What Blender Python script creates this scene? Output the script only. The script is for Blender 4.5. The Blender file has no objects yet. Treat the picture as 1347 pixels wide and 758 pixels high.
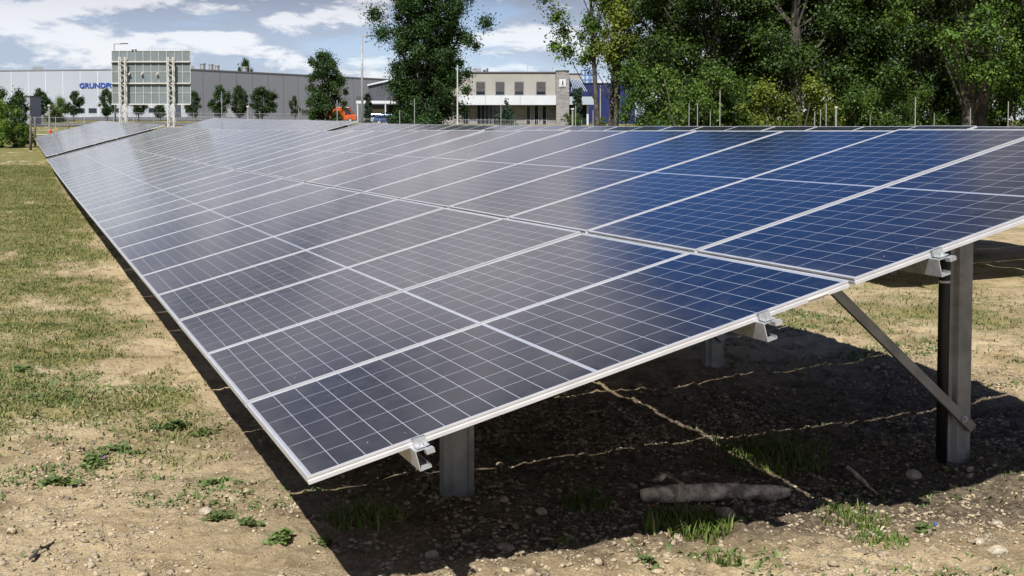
import bpy, math, random
import numpy as np
from mathutils import Vector, Matrix

random.seed(7)
rng = np.random.default_rng(7)
scene = bpy.context.scene
C = scene.collection
R = math.radians

# ------------------------------------------------------------------ camera
YAW, PITCH = 0.3552, -0.0498
F_PX = 1742.5                      # focal length in pixels of the 1347 px photograph
Z0 = 0.56                          # height of the low edge of the solar table
TILT = 0.265
CAM = Vector((-0.951, -4.681, Z0 + 1.2517))
cd = bpy.data.cameras.new('camera')
cam = bpy.data.objects.new('camera', cd)
C.objects.link(cam)
cam.location = CAM
cam.rotation_euler = (math.pi / 2 + PITCH, 0, -YAW)
cd.sensor_fit = 'HORIZONTAL'
cd.sensor_width = 36.0
cd.lens = F_PX / 1347 * 36.0
cd.shift_y = -120 / 1347
cd.clip_start = 0.05
cd.clip_end = 3000
scene.camera = cam

# ------------------------------------------------------------------ light
SUN_DIR = Vector((-0.50, -0.74, 1.0)).normalized()          # towards the sun
sd = bpy.data.lights.new('sun', 'SUN')
sun = bpy.data.objects.new('sun', sd)
C.objects.link(sun)
sd.energy = 5.0
sd.angle = R(0.5)
sd.color = (1.0, 0.955, 0.89)
sun.rotation_euler = (-SUN_DIR).to_track_quat('-Z', 'Y').to_euler()
sun.location = (0, 0, 60)

scene.view_settings.view_transform = 'Standard'
scene.view_settings.look = 'None'
scene.view_settings.exposure = 0.92
scene.view_settings.gamma = 1.0
scene.view_settings.use_curve_mapping = False
scene.render.engine = 'CYCLES'
scene.cycles.max_bounces = 6
scene.cycles.transparent_max_bounces = 8
scene.cycles.use_denoising = True

world = bpy.data.worlds.new('World')
scene.world = world
world.use_nodes = True
wt = world.node_tree
wt.nodes.clear()


def N(tree, kind, **kw):
    n = tree.nodes.new(kind)
    for k, v in kw.items():
        if k == 'inp':
            for kk, vv in v.items():
                n.inputs[kk].default_value = vv
        else:
            setattr(n, k, v)
    return n


def math_node(tree, op, a, b=None, clamp=False):
    n = tree.nodes.new('ShaderNodeMath')
    n.operation = op
    n.use_clamp = clamp
    for i, v in enumerate((a, b)):
        if v is None:
            continue
        if isinstance(v, (int, float)):
            n.inputs[i].default_value = v
        else:
            tree.links.new(v, n.inputs[i])
    return n.outputs[0]


def maprange(tree, v, a, b, c, d, smooth=True):
    n = tree.nodes.new('ShaderNodeMapRange')
    n.interpolation_type = 'SMOOTHSTEP' if smooth else 'LINEAR'
    tree.links.new(v, n.inputs['Value'])
    for k, x in (('From Min', a), ('From Max', b), ('To Min', c), ('To Max', d)):
        n.inputs[k].default_value = x
    return n.outputs['Result']


def mixcol(tree, f, a, b, blend='MIX'):
    n = tree.nodes.new('ShaderNodeMix')
    n.data_type = 'RGBA'
    n.blend_type = blend
    for k, v in ((0, f), (6, a), (7, b)):
        if isinstance(v, (int, float)):
            n.inputs[k].default_value = v
        elif isinstance(v, tuple):
            n.inputs[k].default_value = v if len(v) == 4 else v + (1,)
        else:
            tree.links.new(v, n.inputs[k])
    return n.outputs[2]


sky = N(wt, 'ShaderNodeTexSky', sky_type='NISHITA', sun_disc=False)
sky.sun_elevation = math.asin(SUN_DIR.z)
sky.sun_rotation = math.atan2(SUN_DIR.x, SUN_DIR.y)
sky.altitude = 120
sky.dust_density = 0.4
sky.ozone_density = 4.0
bg_sky = N(wt, 'ShaderNodeBackground', inp={'Strength': 0.05})
tc = N(wt, 'ShaderNodeTexCoord')


def wnoise(scale, sxyz, loc, detail=6, rough=0.55, dist=0.0):
    m = N(wt, 'ShaderNodeMapping')
    m.inputs['Scale'].default_value = sxyz
    m.inputs['Location'].default_value = loc
    wt.links.new(tc.outputs['Generated'], m.inputs[0])
    n = N(wt, 'ShaderNodeTexNoise', inp={'Scale': scale, 'Detail': detail, 'Roughness': rough, 'Distortion': dist})
    wt.links.new(m.outputs[0], n.inputs['Vector'])
    return n.outputs['Fac']


big = wnoise(1.0, (6.0, 6.0, 24.0), (2.3, 0.9, 0.2), 7, 0.55, 0.2)
puff = wnoise(1.0, (13.0, 13.0, 36.0), (3.1, 1.7, 0.6), 9, 0.6, 0.3)
sepd = N(wt, 'ShaderNodeSeparateXYZ')
wt.links.new(tc.outputs['Generated'], sepd.inputs[0])
dz = sepd.outputs[2]
cover = maprange(wt, big, 0.33, 0.46, 0.62, 1.0)
# cumulus field towards the horizon, mostly clear blue overhead
cover = math_node(wt, 'MULTIPLY', cover, maprange(wt, dz, 0.36, 0.62, 0.85, 0.0))
az, el = R(26.8), R(17.5)
hole_dir = (math.sin(az) * math.cos(el), math.cos(az) * math.cos(el), math.sin(el))
dp = N(wt, 'ShaderNodeVectorMath', operation='DOT_PRODUCT')
wt.links.new(tc.outputs['Generated'], dp.inputs[0])
dp.inputs[1].default_value = hole_dir
wob = math_node(wt, 'MULTIPLY', math_node(wt, 'SUBTRACT', puff, 0.5), 0.03)
hole = maprange(wt, math_node(wt, 'ADD', dp.outputs['Value'], wob), math.cos(R(9.0)), math.cos(R(5.5)), 1.0, 0.0)
tint = mixcol(wt, maprange(wt, dz, 0.02, 0.2, 0.0, 1.0), (1.25, 1.30, 1.55, 1), (0.47, 0.68, 1.08, 1))
wt.links.new(mixcol(wt, 1.0, sky.outputs[0], tint, 'MULTIPLY'), bg_sky.inputs[0])
cover = math_node(wt, 'MULTIPLY', cover, hole)
bank_dir = (math.sin(R(15)) * math.cos(R(14)), math.cos(R(15)) * math.cos(R(14)), math.sin(R(14)))
dp2 = N(wt, 'ShaderNodeVectorMath', operation='DOT_PRODUCT')
wt.links.new(tc.outputs['Generated'], dp2.inputs[0])
dp2.inputs[1].default_value = bank_dir
bank = maprange(wt, math_node(wt, 'ADD', dp2.outputs['Value'], wob), math.cos(R(9)), math.cos(R(2)), 0.0, 0.55)
puff_up = wnoise(1.0, (13.0, 13.0, 36.0), (3.1, 1.7, 0.6 + 36 * 0.009), 9, 0.6, 0.3)
big_up = wnoise(1.0, (6.0, 6.0, 24.0), (2.3, 0.9, 0.2 + 24 * 0.016), 7, 0.55, 0.2)
relief = math_node(wt, 'ADD', math_node(wt, 'MULTIPLY', math_node(wt, 'SUBTRACT', puff, puff_up), 1.5), math_node(wt, 'MULTIPLY', math_node(wt, 'SUBTRACT', big, big_up), 1.6))
dens = math_node(wt, 'ADD', math_node(wt, 'MULTIPLY', puff, 0.6), math_node(wt, 'MULTIPLY', big, 0.4))
bright = maprange(wt, math_node(wt, 'ADD', math_node(wt, 'MULTIPLY', dens, 0.7), relief), 0.225, 0.50, 0.0, 1.0)
ccol = mixcol(wt, bright, (0.48, 0.545, 0.68), (1.0, 1.0, 1.02))
high = mixcol(wt, math_node(wt, 'ADD', math_node(wt, 'MULTIPLY', bright, 0.72), bank, True), (0.185, 0.172, 0.185), (0.98, 0.91, 0.90))
ccol = mixcol(wt, maprange(wt, dz, 0.06, 0.13, 0.0, 1.0), ccol, high)
bg_cloud = N(wt, 'ShaderNodeBackground', inp={'Strength': 0.50})
wt.links.new(ccol, bg_cloud.inputs[0])
mix = N(wt, 'ShaderNodeMixShader')
wt.links.new(cover, mix.inputs[0])
wt.links.new(bg_sky.outputs[0], mix.inputs[1])
wt.links.new(bg_cloud.outputs[0], mix.inputs[2])
wo = N(wt, 'ShaderNodeOutputWorld')
wt.links.new(mix.outputs[0], wo.inputs[0])

# ------------------------------------------------------------------ mesh helpers


def mesh_np(name, V, F, mat=None, smooth=False, attrs=None, uv=None):
    """V (n,3), F (m,k) array of one face size."""
    V = np.asarray(V, np.float32)
    F = np.asarray(F, np.int32)
    me = bpy.data.meshes.new(name)
    me.vertices.add(len(V))
    me.vertices.foreach_set('co', V.ravel())
    m, k = F.shape
    me.loops.add(m * k)
    me.loops.foreach_set('vertex_index', F.ravel())
    me.polygons.add(m)
    me.polygons.foreach_set('loop_start', np.arange(0, m * k, k, dtype=np.int32))
    me.polygons.foreach_set('loop_total', np.full(m, k, np.int32))
    if smooth:
        me.polygons.foreach_set('use_smooth', np.ones(m, bool))
    me.update(calc_edges=True)
    if attrs:
        for an, (dom, vals) in attrs.items():
            a = me.attributes.new(an, 'FLOAT', dom)
            a.data.foreach_set('value', np.asarray(vals, np.float32))
    if mat:
        me.materials.append(mat)
    me.validate()
    return me


def link(name, me, parent=None):
    o = bpy.data.objects.new(name, me)
    C.objects.link(o)
    if parent:
        o.parent = parent
    return o


def tag(o, label=None, cat=None, group=None, kind=None):
    for k, v in (('label', label), ('category', cat), ('group', group), ('kind', kind)):
        if v:
            o[k] = v
    return o


def empty(name, loc, label, cat, group=None, rz=0.0):
    o = bpy.data.objects.new(name, None)
    C.objects.link(o)
    o.location = loc
    o.rotation_euler = (0, 0, rz)
    o.empty_display_size = 0.2
    return tag(o, label, cat, group)


class MB:
    def __init__(self):
        self.v, self.f = [], []

    def add(self, vs, fs):
        b = len(self.v)
        self.v += [tuple(p) for p in vs]
        self.f += [tuple(i + b for i in q) for q in fs]
        return self

    def box(self, x0, x1, y0, y1, z0, z1):
        return self.add([(x0, y0, z0), (x1, y0, z0), (x1, y1, z0), (x0, y1, z0), (x0, y0, z1), (x1, y0, z1), (x1, y1, z1), (x0, y1, z1)],
                        [(0, 3, 2, 1), (4, 5, 6, 7), (0, 1, 5, 4), (1, 2, 6, 5), (2, 3, 7, 6), (3, 0, 4, 7)])

    def prism(self, prof, a, b, axis='y', closed=True):
        """profile of (p,q) pairs extruded along an axis from a to b."""
        n = len(prof)
        put = {'y': lambda p, q, t: (p, t, q), 'x': lambda p, q, t: (t, p, q), 'z': lambda p, q, t: (p, q, t)}[axis]
        vs = [put(p, q, a) for p, q in prof] + [put(p, q, b) for p, q in prof]
        fs = [(i, (i + 1) % n, n + (i + 1) % n, n + i) for i in range(n)]
        fs += [tuple(range(n - 1, -1, -1)), tuple(range(n, 2 * n))]
        return self.add(vs, fs)

    def tube(self, pts, rad, n=8, cap=True):
        pts = [Vector(p) for p in pts]
        if isinstance(rad, (int, float)):
            rad = [rad] * len(pts)
        vs, fs = [], []
        for i, p in enumerate(pts):
            d = (pts[min(i + 1, len(pts) - 1)] - pts[max(i - 1, 0)]).normalized()
            u = d.cross(Vector((0.31, 0.95, 0.12)) if abs(d.y) < 0.9 else Vector((1, 0, 0))).normalized()
            w = d.cross(u)
            for k in range(n):
                a = 2 * math.pi * k / n
                vs.append(p + (u * math.cos(a) + w * math.sin(a)) * rad[i])
        for i in range(len(pts) - 1):
            for k in range(n):
                fs.append((i * n + k, i * n + (k + 1) % n, (i + 1) * n + (k + 1) % n, (i + 1) * n + k))
        if cap:
            fs.append(tuple(range(n - 1, -1, -1)))
            m = (len(pts) - 1) * n
            fs.append(tuple(range(m, m + n)))
        return self.add(vs, fs)

    def mesh(self, name, mat=None, smooth=False):
        me = bpy.data.meshes.new(name)
        me.from_pydata(self.v, [], self.f)
        if mat:
            me.materials.append(mat)
        if smooth:
            for p in me.polygons:
                p.use_smooth = True
        me.update()
        return me

    def build(self, name, mat, parent=None, smooth=False):
        import bmesh
        me = self.mesh(name, mat, smooth)
        bm = bmesh.new()
        bm.from_mesh(me)
        bmesh.ops.recalc_face_normals(bm, faces=bm.faces)
        bm.to_mesh(me)
        bm.free()
        return link(name, me, parent)


# ------------------------------------------------------------------ materials


def new_mat(name):
    m = bpy.data.materials.new(name)
    m.use_nodes = True
    t = m.node_tree
    b = t.nodes['Principled BSDF']
    return m, t, b


def plain(name, col, rough=0.6, metal=0.0, var=0.12, scale=3.0, bump=0.0, bscale=40.0, spec=0.5, var_col=None):
    col = tuple(c * 0.82 for c in col)
    m, t, b = new_mat(name)
    co = N(t, 'ShaderNodeTexCoord')
    n = N(t, 'ShaderNodeTexNoise', inp={'Scale': scale, 'Detail': 6.0, 'Roughness': 0.6})
    t.links.new(co.outputs['Object'], n.inputs['Vector'])
    dark = var_col if var_col else tuple(c * (1 - var * 2) for c in col)
    lite = tuple(min(1, c * (1 + var)) for c in col)
    c = mixcol(t, maprange(t, n.outputs['Fac'], 0.32, 0.68, 0, 1), dark, lite)
    t.links.new(c, b.inputs['Base Color'])
    b.inputs['Roughness'].default_value = rough
    b.inputs['Metallic'].default_value = metal
    b.inputs['Specular IOR Level'].default_value = spec
    if bump:
        n2 = N(t, 'ShaderNodeTexNoise', inp={'Scale': bscale, 'Detail': 4.0})
        t.links.new(co.outputs['Object'], n2.inputs['Vector'])
        bp = N(t, 'ShaderNodeBump', inp={'Strength': bump, 'Distance': 0.02})
        t.links.new(n2.outputs['Fac'], bp.inputs['Height'])
        t.links.new(bp.outputs[0], b.inputs['Normal'])
    return m


def foliage(name, dark, lite, transl=0.3, yellow=None):
    m, t, b = new_mat(name)
    t.nodes.remove(b)
    out = t.nodes['Material Output']
    at = N(t, 'ShaderNodeAttribute', attribute_name='rnd')
    oi = N(t, 'ShaderNodeObjectInfo')
    co = N(t, 'ShaderNodeTexCoord')
    n = N(t, 'ShaderNodeTexNoise', inp={'Scale': 0.7, 'Detail': 3.0})
    t.links.new(co.outputs['Object'], n.inputs['Vector'])
    f = math_node(t, 'ADD', math_node(t, 'MULTIPLY', at.outputs['Fac'], 0.55), maprange(t, n.outputs['Fac'], 0.35, 0.65, -0.1, 0.4), True)
    c = mixcol(t, f, dark, lite)
    if yellow:
        c = mixcol(t, maprange(t, at.outputs['Fac'], 0.70, 1.0, 0, 0.8), c, yellow)
    hs = N(t, 'ShaderNodeHueSaturation')
    t.links.new(maprange(t, oi.outputs['Random'], 0, 1, 0.68, 1.05, False), hs.inputs['Value'])
    t.links.new(c, hs.inputs['Color'])
    p = N(t, 'ShaderNodeBsdfPrincipled', inp={'Roughness': 0.55, 'Specular IOR Level': 0.25})
    t.links.new(hs.outputs[0], p.inputs['Base Color'])
    tr = N(t, 'ShaderNodeBsdfTranslucent')
    tcx = mixcol(t, 0.5, hs.outputs[0], (0.12, 0.2, 0.02))
    t.links.new(tcx, tr.inputs[0])
    mx = N(t, 'ShaderNodeMixShader', inp={0: transl})
    t.links.new(p.outputs[0], mx.inputs[1])
    t.links.new(tr.outputs[0], mx.inputs[2])
    t.links.new(mx.outputs[0], out.inputs[0])
    return m


M = {}
M['alu'] = plain('aluminium', (0.72, 0.73, 0.75), 0.38, 0.55, 0.05, 6)
M['galv'] = plain('galvanised_steel', (0.36, 0.37, 0.38), 0.5, 0.45, 0.25, 7, 0.15, 60)
M['galv_bright'] = plain('bright_zinc', (0.52, 0.54, 0.56), 0.42, 0.6, 0.1, 20)
M['post_steel'] = plain('weathered_zinc', (0.31, 0.32, 0.325), 0.45, 0.55, 0.16, 5, 0.08, 60)
M['black'] = plain('black_plastic', (0.012, 0.012, 0.013), 0.5)
M['white_tie'] = plain('white_plastic', (0.75, 0.75, 0.72), 0.5)
M['backsheet'] = plain('white_backsheet', (0.55, 0.56, 0.57), 0.6)
M['bark'] = plain('bark', (0.065, 0.056, 0.044), 0.9, 0, 0.4, 4, 0.6, 14)
M['log'] = plain('dead_wood', (0.66, 0.56, 0.41), 0.9, 0, 0.35, 14, 0.8, 45)
M['root'] = plain('reddish_root', (0.32, 0.13, 0.06), 0.8, 0, 0.25, 20)
M['rock'] = plain('limestone', (0.40, 0.355, 0.27), 0.9, 0, 0.2, 18, 0.5, 80)
M['clod'] = plain('dry_clod', (0.33, 0.27, 0.18), 0.95, 0, 0.25, 9, 0.5, 60)
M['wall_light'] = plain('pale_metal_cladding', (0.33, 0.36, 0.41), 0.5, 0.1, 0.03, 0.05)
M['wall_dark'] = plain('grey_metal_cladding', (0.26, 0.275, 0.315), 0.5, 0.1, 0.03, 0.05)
M['seam'] = plain('cladding_seam', (0.6, 0.62, 0.66), 0.5)
M['seam_dark'] = plain('dark_seam', (0.17, 0.18, 0.2), 0.5)
M['sign_blue'] = plain('blue_sign_paint', (0.008, 0.045, 0.28), 0.4, 0, 0.02)
M['white_steel'] = plain('white_painted_steel', (0.46, 0.46, 0.43), 0.45, 0, 0.06, 2)
M['board_back'] = plain('billboard_back_sheet', (0.15, 0.18, 0.19), 0.4, 0.1, 0.06, 0.6)
M['beige'] = plain('beige_render', (0.265, 0.257, 0.232), 0.85, 0, 0.04, 0.4)
M['white_panel'] = plain('white_facade_panel', (0.47, 0.50, 0.53), 0.4, 0, 0.03, 0.5)
M['grey_panel'] = plain('grey_facade_panel', (0.36, 0.42, 0.48), 0.35, 0.2, 0.03, 0.5)
M['slate'] = plain('dark_slate_cladding', (0.05, 0.056, 0.07), 0.5, 0, 0.1, 0.5)
M['roof_dark'] = plain('dark_flashing', (0.06, 0.06, 0.065), 0.5)
M['shutter'] = plain('roller_shutter', (0.075, 0.07, 0.075), 0.5, 0.1, 0.08, 3)
M['blue_wall'] = plain('blue_cladding', (0.008, 0.016, 0.095), 0.4, 0, 0.08, 0.3)
M['blue_roof'] = plain('blue_metal_roof', (0.02, 0.04, 0.11), 0.35, 0.3, 0.1, 0.4)
M['blue_steel'] = plain('blue_painted_steel', (0.03, 0.10, 0.32), 0.4)
M['grey_steel'] = plain('grey_lamp_steel', (0.27, 0.275, 0.27), 0.45, 0.2, 0.1, 2)
M['orange'] = plain('orange_paint', (0.45, 0.07, 0.01), 0.4)
M['red'] = plain('red_paint', (0.5, 0.03, 0.02), 0.45)
M['tyre'] = plain('rubber', (0.02, 0.02, 0.02), 0.8)
M['car_silver'] = plain('silver_car_paint', (0.5, 0.53, 0.57), 0.25, 0.5, 0.03)
M['car_blue'] = plain('blue_car_paint', (0.03, 0.07, 0.22), 0.22, 0.3, 0.03)
M['asphalt'] = plain('asphalt', (0.085, 0.085, 0.088), 0.9, 0, 0.15, 0.5)
M['gravelpath'] = plain('pale_path', (0.38, 0.36, 0.33), 0.9, 0, 0.1, 0.5)
M['wood_post'] = plain('weathered_wood', (0.12, 0.105, 0.085), 0.9, 0, 0.3, 6)
M['purple'] = plain('purple_petal', (0.28, 0.05, 0.30), 0.6)
M['leaf_wood'] = foliage('woodland_leaf', (0.009, 0.024, 0.004), (0.062, 0.118, 0.015), 0.15)
M['leaf_poplar'] = foliage('poplar_leaf', (0.008, 0.027, 0.006), (0.034, 0.082, 0.015), 0.15)
M['leaf_light'] = foliage('light_leaf', (0.016, 0.045, 0.007), (0.10, 0.165, 0.022), 0.2)
M['leaf_bush'] = foliage('bush_leaf', (0.035, 0.085, 0.012), (0.15, 0.23, 0.03), 0.3)
M['leaf_olive'] = foliage('yellow_green_leaf', (0.06, 0.09, 0.013), (0.21, 0.25, 0.035), 0.3)
M['leaf_street'] = foliage('street_tree_leaf', (0.009, 0.024, 0.006), (0.038, 0.076, 0.015), 0.15)
M['leaf_conifer'] = foliage('conifer_needle', (0.012, 0.03, 0.016), (0.045, 0.075, 0.045), 0.1)
M['leaf_weed'] = foliage('weed_leaf', (0.07, 0.115, 0.035), (0.19, 0.24, 0.085), 0.3)
M['leaf_grass'] = foliage('grass_blade', (0.05, 0.10, 0.014), (0.17, 0.25, 0.045), 0.3, (0.30, 0.26, 0.11))
M['litter'] = foliage('dry_stalk', (0.07, 0.05, 0.03), (0.36, 0.27, 0.15), 0.05)
M['leaf_lawn'] = foliage('meadow_blade', (0.075, 0.10, 0.022), (0.23, 0.23, 0.08), 0.25, (0.36, 0.29, 0.15))

# brick
m, t, b = new_mat('grey_brick')
co = N(t, 'ShaderNodeTexCoord')
mp = N(t, 'ShaderNodeMapping')
mp.inputs['Rotation'].default_value = (R(90), 0, 0)
t.links.new(co.outputs['Object'], mp.inputs[0])
br = N(t, 'ShaderNodeTexBrick', inp={'Scale': 1.0, 'Brick Width': 0.75, 'Row Height': 0.22, 'Mortar Size': 0.03, 'Color1': (0.10, 0.095, 0.096, 1), 'Color2': (0.19, 0.18, 0.178, 1), 'Mortar': (0.2, 0.19, 0.185, 1)})
t.links.new(mp.outputs[0], br.inputs['Vector'])
t.links.new(br.outputs[0], b.inputs['Base Color'])
b.inputs['Roughness'].default_value = 0.9
M['brick'] = m

# window glass
m, t, b = new_mat('dark_window_glass')
b.inputs['Base Color'].default_value = (0.012, 0.016, 0.022, 1)
b.inputs['Roughness'].default_value = 0.06
M['glass'] = m

# solar glass: cells from the UV in metres
PW, PL = 1.383, 2.38
LIP = 0.011
m, t, b = new_mat('solar_cells')
uvn = N(t, 'ShaderNodeUVMap', uv_map='metres')
sp = N(t, 'ShaderNodeSeparateXYZ')
t.links.new(uvn.outputs[0], sp.inputs[0])
u, v = sp.outputs[0], sp.outputs[1]
MARG = 0.020
cw = (PW - 2 * MARG) / 6
half = (PL - 2 * MARG - 0.016) / 2
ch = half / 11
# fold the two halves onto one
v_c = math_node(t, 'ABSOLUTE', math_node(t, 'SUBTRACT', v, PL / 2))
vh = math_node(t, 'DIVIDE', math_node(t, 'SUBTRACT', v_c, 0.008), ch)
uh = math_node(t, 'DIVIDE', math_node(t, 'SUBTRACT', u, MARG), cw)


def gridline(x, halfw):
    fr = math_node(t, 'FRACT', x)
    e = math_node(t, 'MINIMUM', fr, math_node(t, 'SUBTRACT', 1.0, fr))
    return math_node(t, 'LESS_THAN', e, halfw)


gl = math_node(t, 'MAXIMUM', gridline(uh, 0.0021 / cw), gridline(vh, 0.0017 / ch))
outside = math_node(t, 'MAXIMUM', math_node(t, 'LESS_THAN', vh, 0.0), math_node(t, 'GREATER_THAN', vh, 11.0))
outside = math_node(t, 'MAXIMUM', outside, math_node(t, 'MAXIMUM', math_node(t, 'LESS_THAN', uh, 0.0), math_node(t, 'GREATER_THAN', uh, 6.0)))
white = math_node(t, 'MAXIMUM', gl, outside)
cv = N(t, 'ShaderNodeCombineXYZ')
t.links.new(math_node(t, 'FLOOR', uh), cv.inputs[0])
t.links.new(math_node(t, 'FLOOR', math_node(t, 'DIVIDE', math_node(t, 'SUBTRACT', v, MARG), ch)), cv.inputs[1])
oi = N(t, 'ShaderNodeObjectInfo')
t.links.new(math_node(t, 'MULTIPLY', oi.outputs['Random'], 40.0), cv.inputs[2])
wn = N(t, 'ShaderNodeTexWhiteNoise', noise_dimensions='3D')
t.links.new(cv.outputs[0], wn.inputs['Vector'])
vor = N(t, 'ShaderNodeTexVoronoi', inp={'Scale': 90.0})
t.links.new(uvn.outputs[0], vor.inputs['Vector'])
cry = math_node(t, 'ADD', math_node(t, 'MULTIPLY', wn.outputs['Value'], 0.5), math_node(t, 'MULTIPLY', vor.outputs['Color'], 0.5))
cell = mixcol(t, cry, (0.0013, 0.0030, 0.0080), (0.0026, 0.0054, 0.0140))
modv = N(t, 'ShaderNodeHueSaturation')
t.links.new(maprange(t, oi.outputs['Random'], 0, 1, 0.75, 1.25, False), modv.inputs['Value'])
t.links.new(cell, modv.inputs['Color'])
cell = modv.outputs[0]
col = mixcol(t, white, cell, (0.24, 0.265, 0.31))
# dust specks
co = N(t, 'ShaderNodeTexCoord')
dn = N(t, 'ShaderNodeTexNoise', inp={'Scale': 9.0, 'Detail': 8.0, 'Roughness': 0.75})
t.links.new(co.outputs['Object'], dn.inputs['Vector'])
col = mixcol(t, maprange(t, dn.outputs['Fac'], 0.42, 0.85, 0.0, 0.07), col, (0.3, 0.27, 0.23))
col = mixcol(t, math_node(t, 'MULTIPLY', maprange(t, v, 0.0, 0.16, 0.10, 0.0), dn.outputs['Fac']), col, (0.3, 0.27, 0.23))
sv = N(t, 'ShaderNodeTexVoronoi', inp={'Scale': 7.0, 'Randomness': 1.0})
t.links.new(co.outputs['Object'], sv.inputs['Vector'])
sepc = N(t, 'ShaderNodeSeparateColor')
t.links.new(sv.outputs['Color'], sepc.inputs[0])
speck = math_node(t, 'MULTIPLY', math_node(t, 'LESS_THAN', sv.outputs['Distance'], 0.018), math_node(t, 'GREATER_THAN', sepc.outputs[0], 0.88))
col = mixcol(t, speck, col, (0.6, 0.58, 0.52))
t.links.new(col, b.inputs['Base Color'])
b.inputs['Roughness'].default_value = 0.11
b.inputs['IOR'].default_value = 1.5
t.links.new(maprange(t, dn.outputs['Fac'], 0.35, 0.75, 0.09, 0.16), b.inputs['Roughness'])
M['cells'] = m

# ------------------------------------------------------------------ terrain


def vnoise(x, y, seed=0):
    x = np.asarray(x, float)
    y = np.asarray(y, float)
    xi, yi = np.floor(x).astype(np.int64), np.floor(y).astype(np.int64)
    fx, fy = x - xi, y - yi
    fx, fy = fx * fx * (3 - 2 * fx), fy * fy * (3 - 2 * fy)

    def h(a, b_):
        k = (a * 374761393 + b_ * 668265263 + seed * 974711) & 0x7fffffff
        k = ((k ^ (k >> 13)) * 1274126177) & 0x7fffffff
        return ((k ^ (k >> 16)) & 0xffff) / 65535.0
    return (h(xi, yi) * (1 - fx) + h(xi + 1, yi) * fx) * (1 - fy) + (h(xi, yi + 1) * (1 - fx) + h(xi + 1, yi + 1) * fx) * fy


def fbm(x, y, seed=0, octv=4, gain=0.5):
    s, a, tot = 0, 1, 0
    for k in range(octv):
        s = s + a * vnoise(x * 2 ** k + 13.7 * k, y * 2 ** k - 7.1 * k, seed + k)
        tot += a
        a *= gain
    return s / tot


KY = [-2000, 22, 35, 51, 75, 96, 120, 150, 200, 300, 420, 2000]
KZ = [0, 0, 0.04, 0.15, 0.40, 0.65, 1.10, 1.85, 2.9, 4.6, 5.2, 6.0]


def sstep(a, b_, x):
    t_ = np.clip((np.asarray(x, float) - a) / (b_ - a), 0, 1)
    return t_ * t_ * (3 - 2 * t_)


def zrow(y):
    return np.interp(y, KY, KZ)


def row2_off(y):
    return np.interp(y, [0, 10, 20, 51, 96], [0.04, 0.06, 0.09, 0.18, 0.22])


def g_base(x, y):
    x = np.asarray(x, float)
    y = np.asarray(y, float)
    z = zrow(y) + row2_off(y) * sstep(4.5, 8.0, x)
    z = z - 0.15 * np.exp(-((x - 4.0) / 1.9) ** 2 - ((y - 0.9) / 2.3) ** 2)
    return z


def ground_z(x, y):
    x = np.asarray(x, float)
    y = np.asarray(y, float)
    z = g_base(x, y)
    near = np.exp(-np.maximum(0, np.hypot(x - 1, y) - 10) / 25.0)
    bare = 1 - sstep(3, 14, y) * 0.7
    z = z + near * (0.09 * (fbm(x * 0.8, y * 0.8, 3, 3) - 0.5))
    z = z + near * bare * (0.075 * (fbm(x * 3.1, y * 3.1, 11, 4, 0.55) - 0.5))
    # clods, rougher to the right and below the table
    rough = 0.7 + 0.3 * sstep(-0.8, 0.6, x) * (1 - sstep(5, 7, y))
    c_ = fbm(x * 13, y * 13, 23, 3, 0.6)
    z = z + near * rough * (0.085 * np.clip(c_ - 0.48, 0, 1) + 0.02 * (fbm(x * 7, y * 7, 29, 2) - 0.5))
    # spoil mounds round the two first posts
    for px, py, r_, h_ in ((1.04, 1.4, 0.30, 0.02), (4.30, 1.45, 0.42, 0.07), (4.7, 1.25, 0.5, 0.05)):
        z = z + h_ * np.exp(-((x - px) ** 2 + (y - py) ** 2) / r_ ** 2) * (0.6 + 0.8 * fbm(x * 9, y * 9, 31, 2))
    return z


def veg(x, y):
    """share of green cover, 0..1"""
    x = np.asarray(x, float)
    y = np.asarray(y, float)
    n1 = fbm(x * 0.55, y * 0.35, 41, 4, 0.6)
    n2 = fbm(x * 2.6, y * 1.7, 47, 4, 0.7)
    base = sstep(1.0, 6.0, y) * (0.58 + 0.2 * sstep(8, 25, y))
    under = sstep(-0.1, 0.5, x) * (1 - sstep(5.0, 5.8, x)) * (1 - sstep(40, 60, y))
    base = base * (1 - 0.8 * under)
    base = base * (1 - 0.45 * sstep(4.8, 5.6, x) * (1 - sstep(30, 40, y)))
    return np.clip(base + 1.1 * (n1 - 0.50) * (0.35 + base) + 1.7 * (n2 - 0.52) * (0.25 + base), 0, 1)


def axis(lo, d0, d1, step, hi, grow=1.09):
    a = list(np.arange(d0, d1, step))
    s, p_ = step, d0
    left = []
    while p_ > lo:
        s *= grow
        p_ -= s
        left.append(p_)
    s, p_ = step, a[-1]
    right = []
    while p_ < hi:
        s *= grow
        p_ += s
        right.append(p_)
    return np.array(left[::-1] + a + right)


gx = axis(-1500, -2.4, 6.2, 0.023, 1500)
gy = axis(-400, -0.3, 4.2, 0.023, 1600, 1.035)
X, Y = np.meshgrid(gx, gy)
Zg = ground_z(X, Y)
nx, ny = len(gx), len(gy)
idx = np.arange(nx * ny).reshape(ny, nx)
Fg = np.stack([idx[:-1, :-1], idx[:-1, 1:], idx[1:, 1:], idx[1:, :-1]], -1).reshape(-1, 4)

m, t, b = new_mat('dry_soil_and_grass')
co = N(t, 'ShaderNodeTexCoord')
at = N(t, 'ShaderNodeAttribute', attribute_name='veg')


def gnoise(scale, detail=8, rough=0.6):
    n = N(t, 'ShaderNodeTexNoise', inp={'Scale': scale, 'Detail': detail, 'Roughness': rough})
    t.links.new(co.outputs['Object'], n.inputs['Vector'])
    return n.outputs['Fac']


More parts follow.
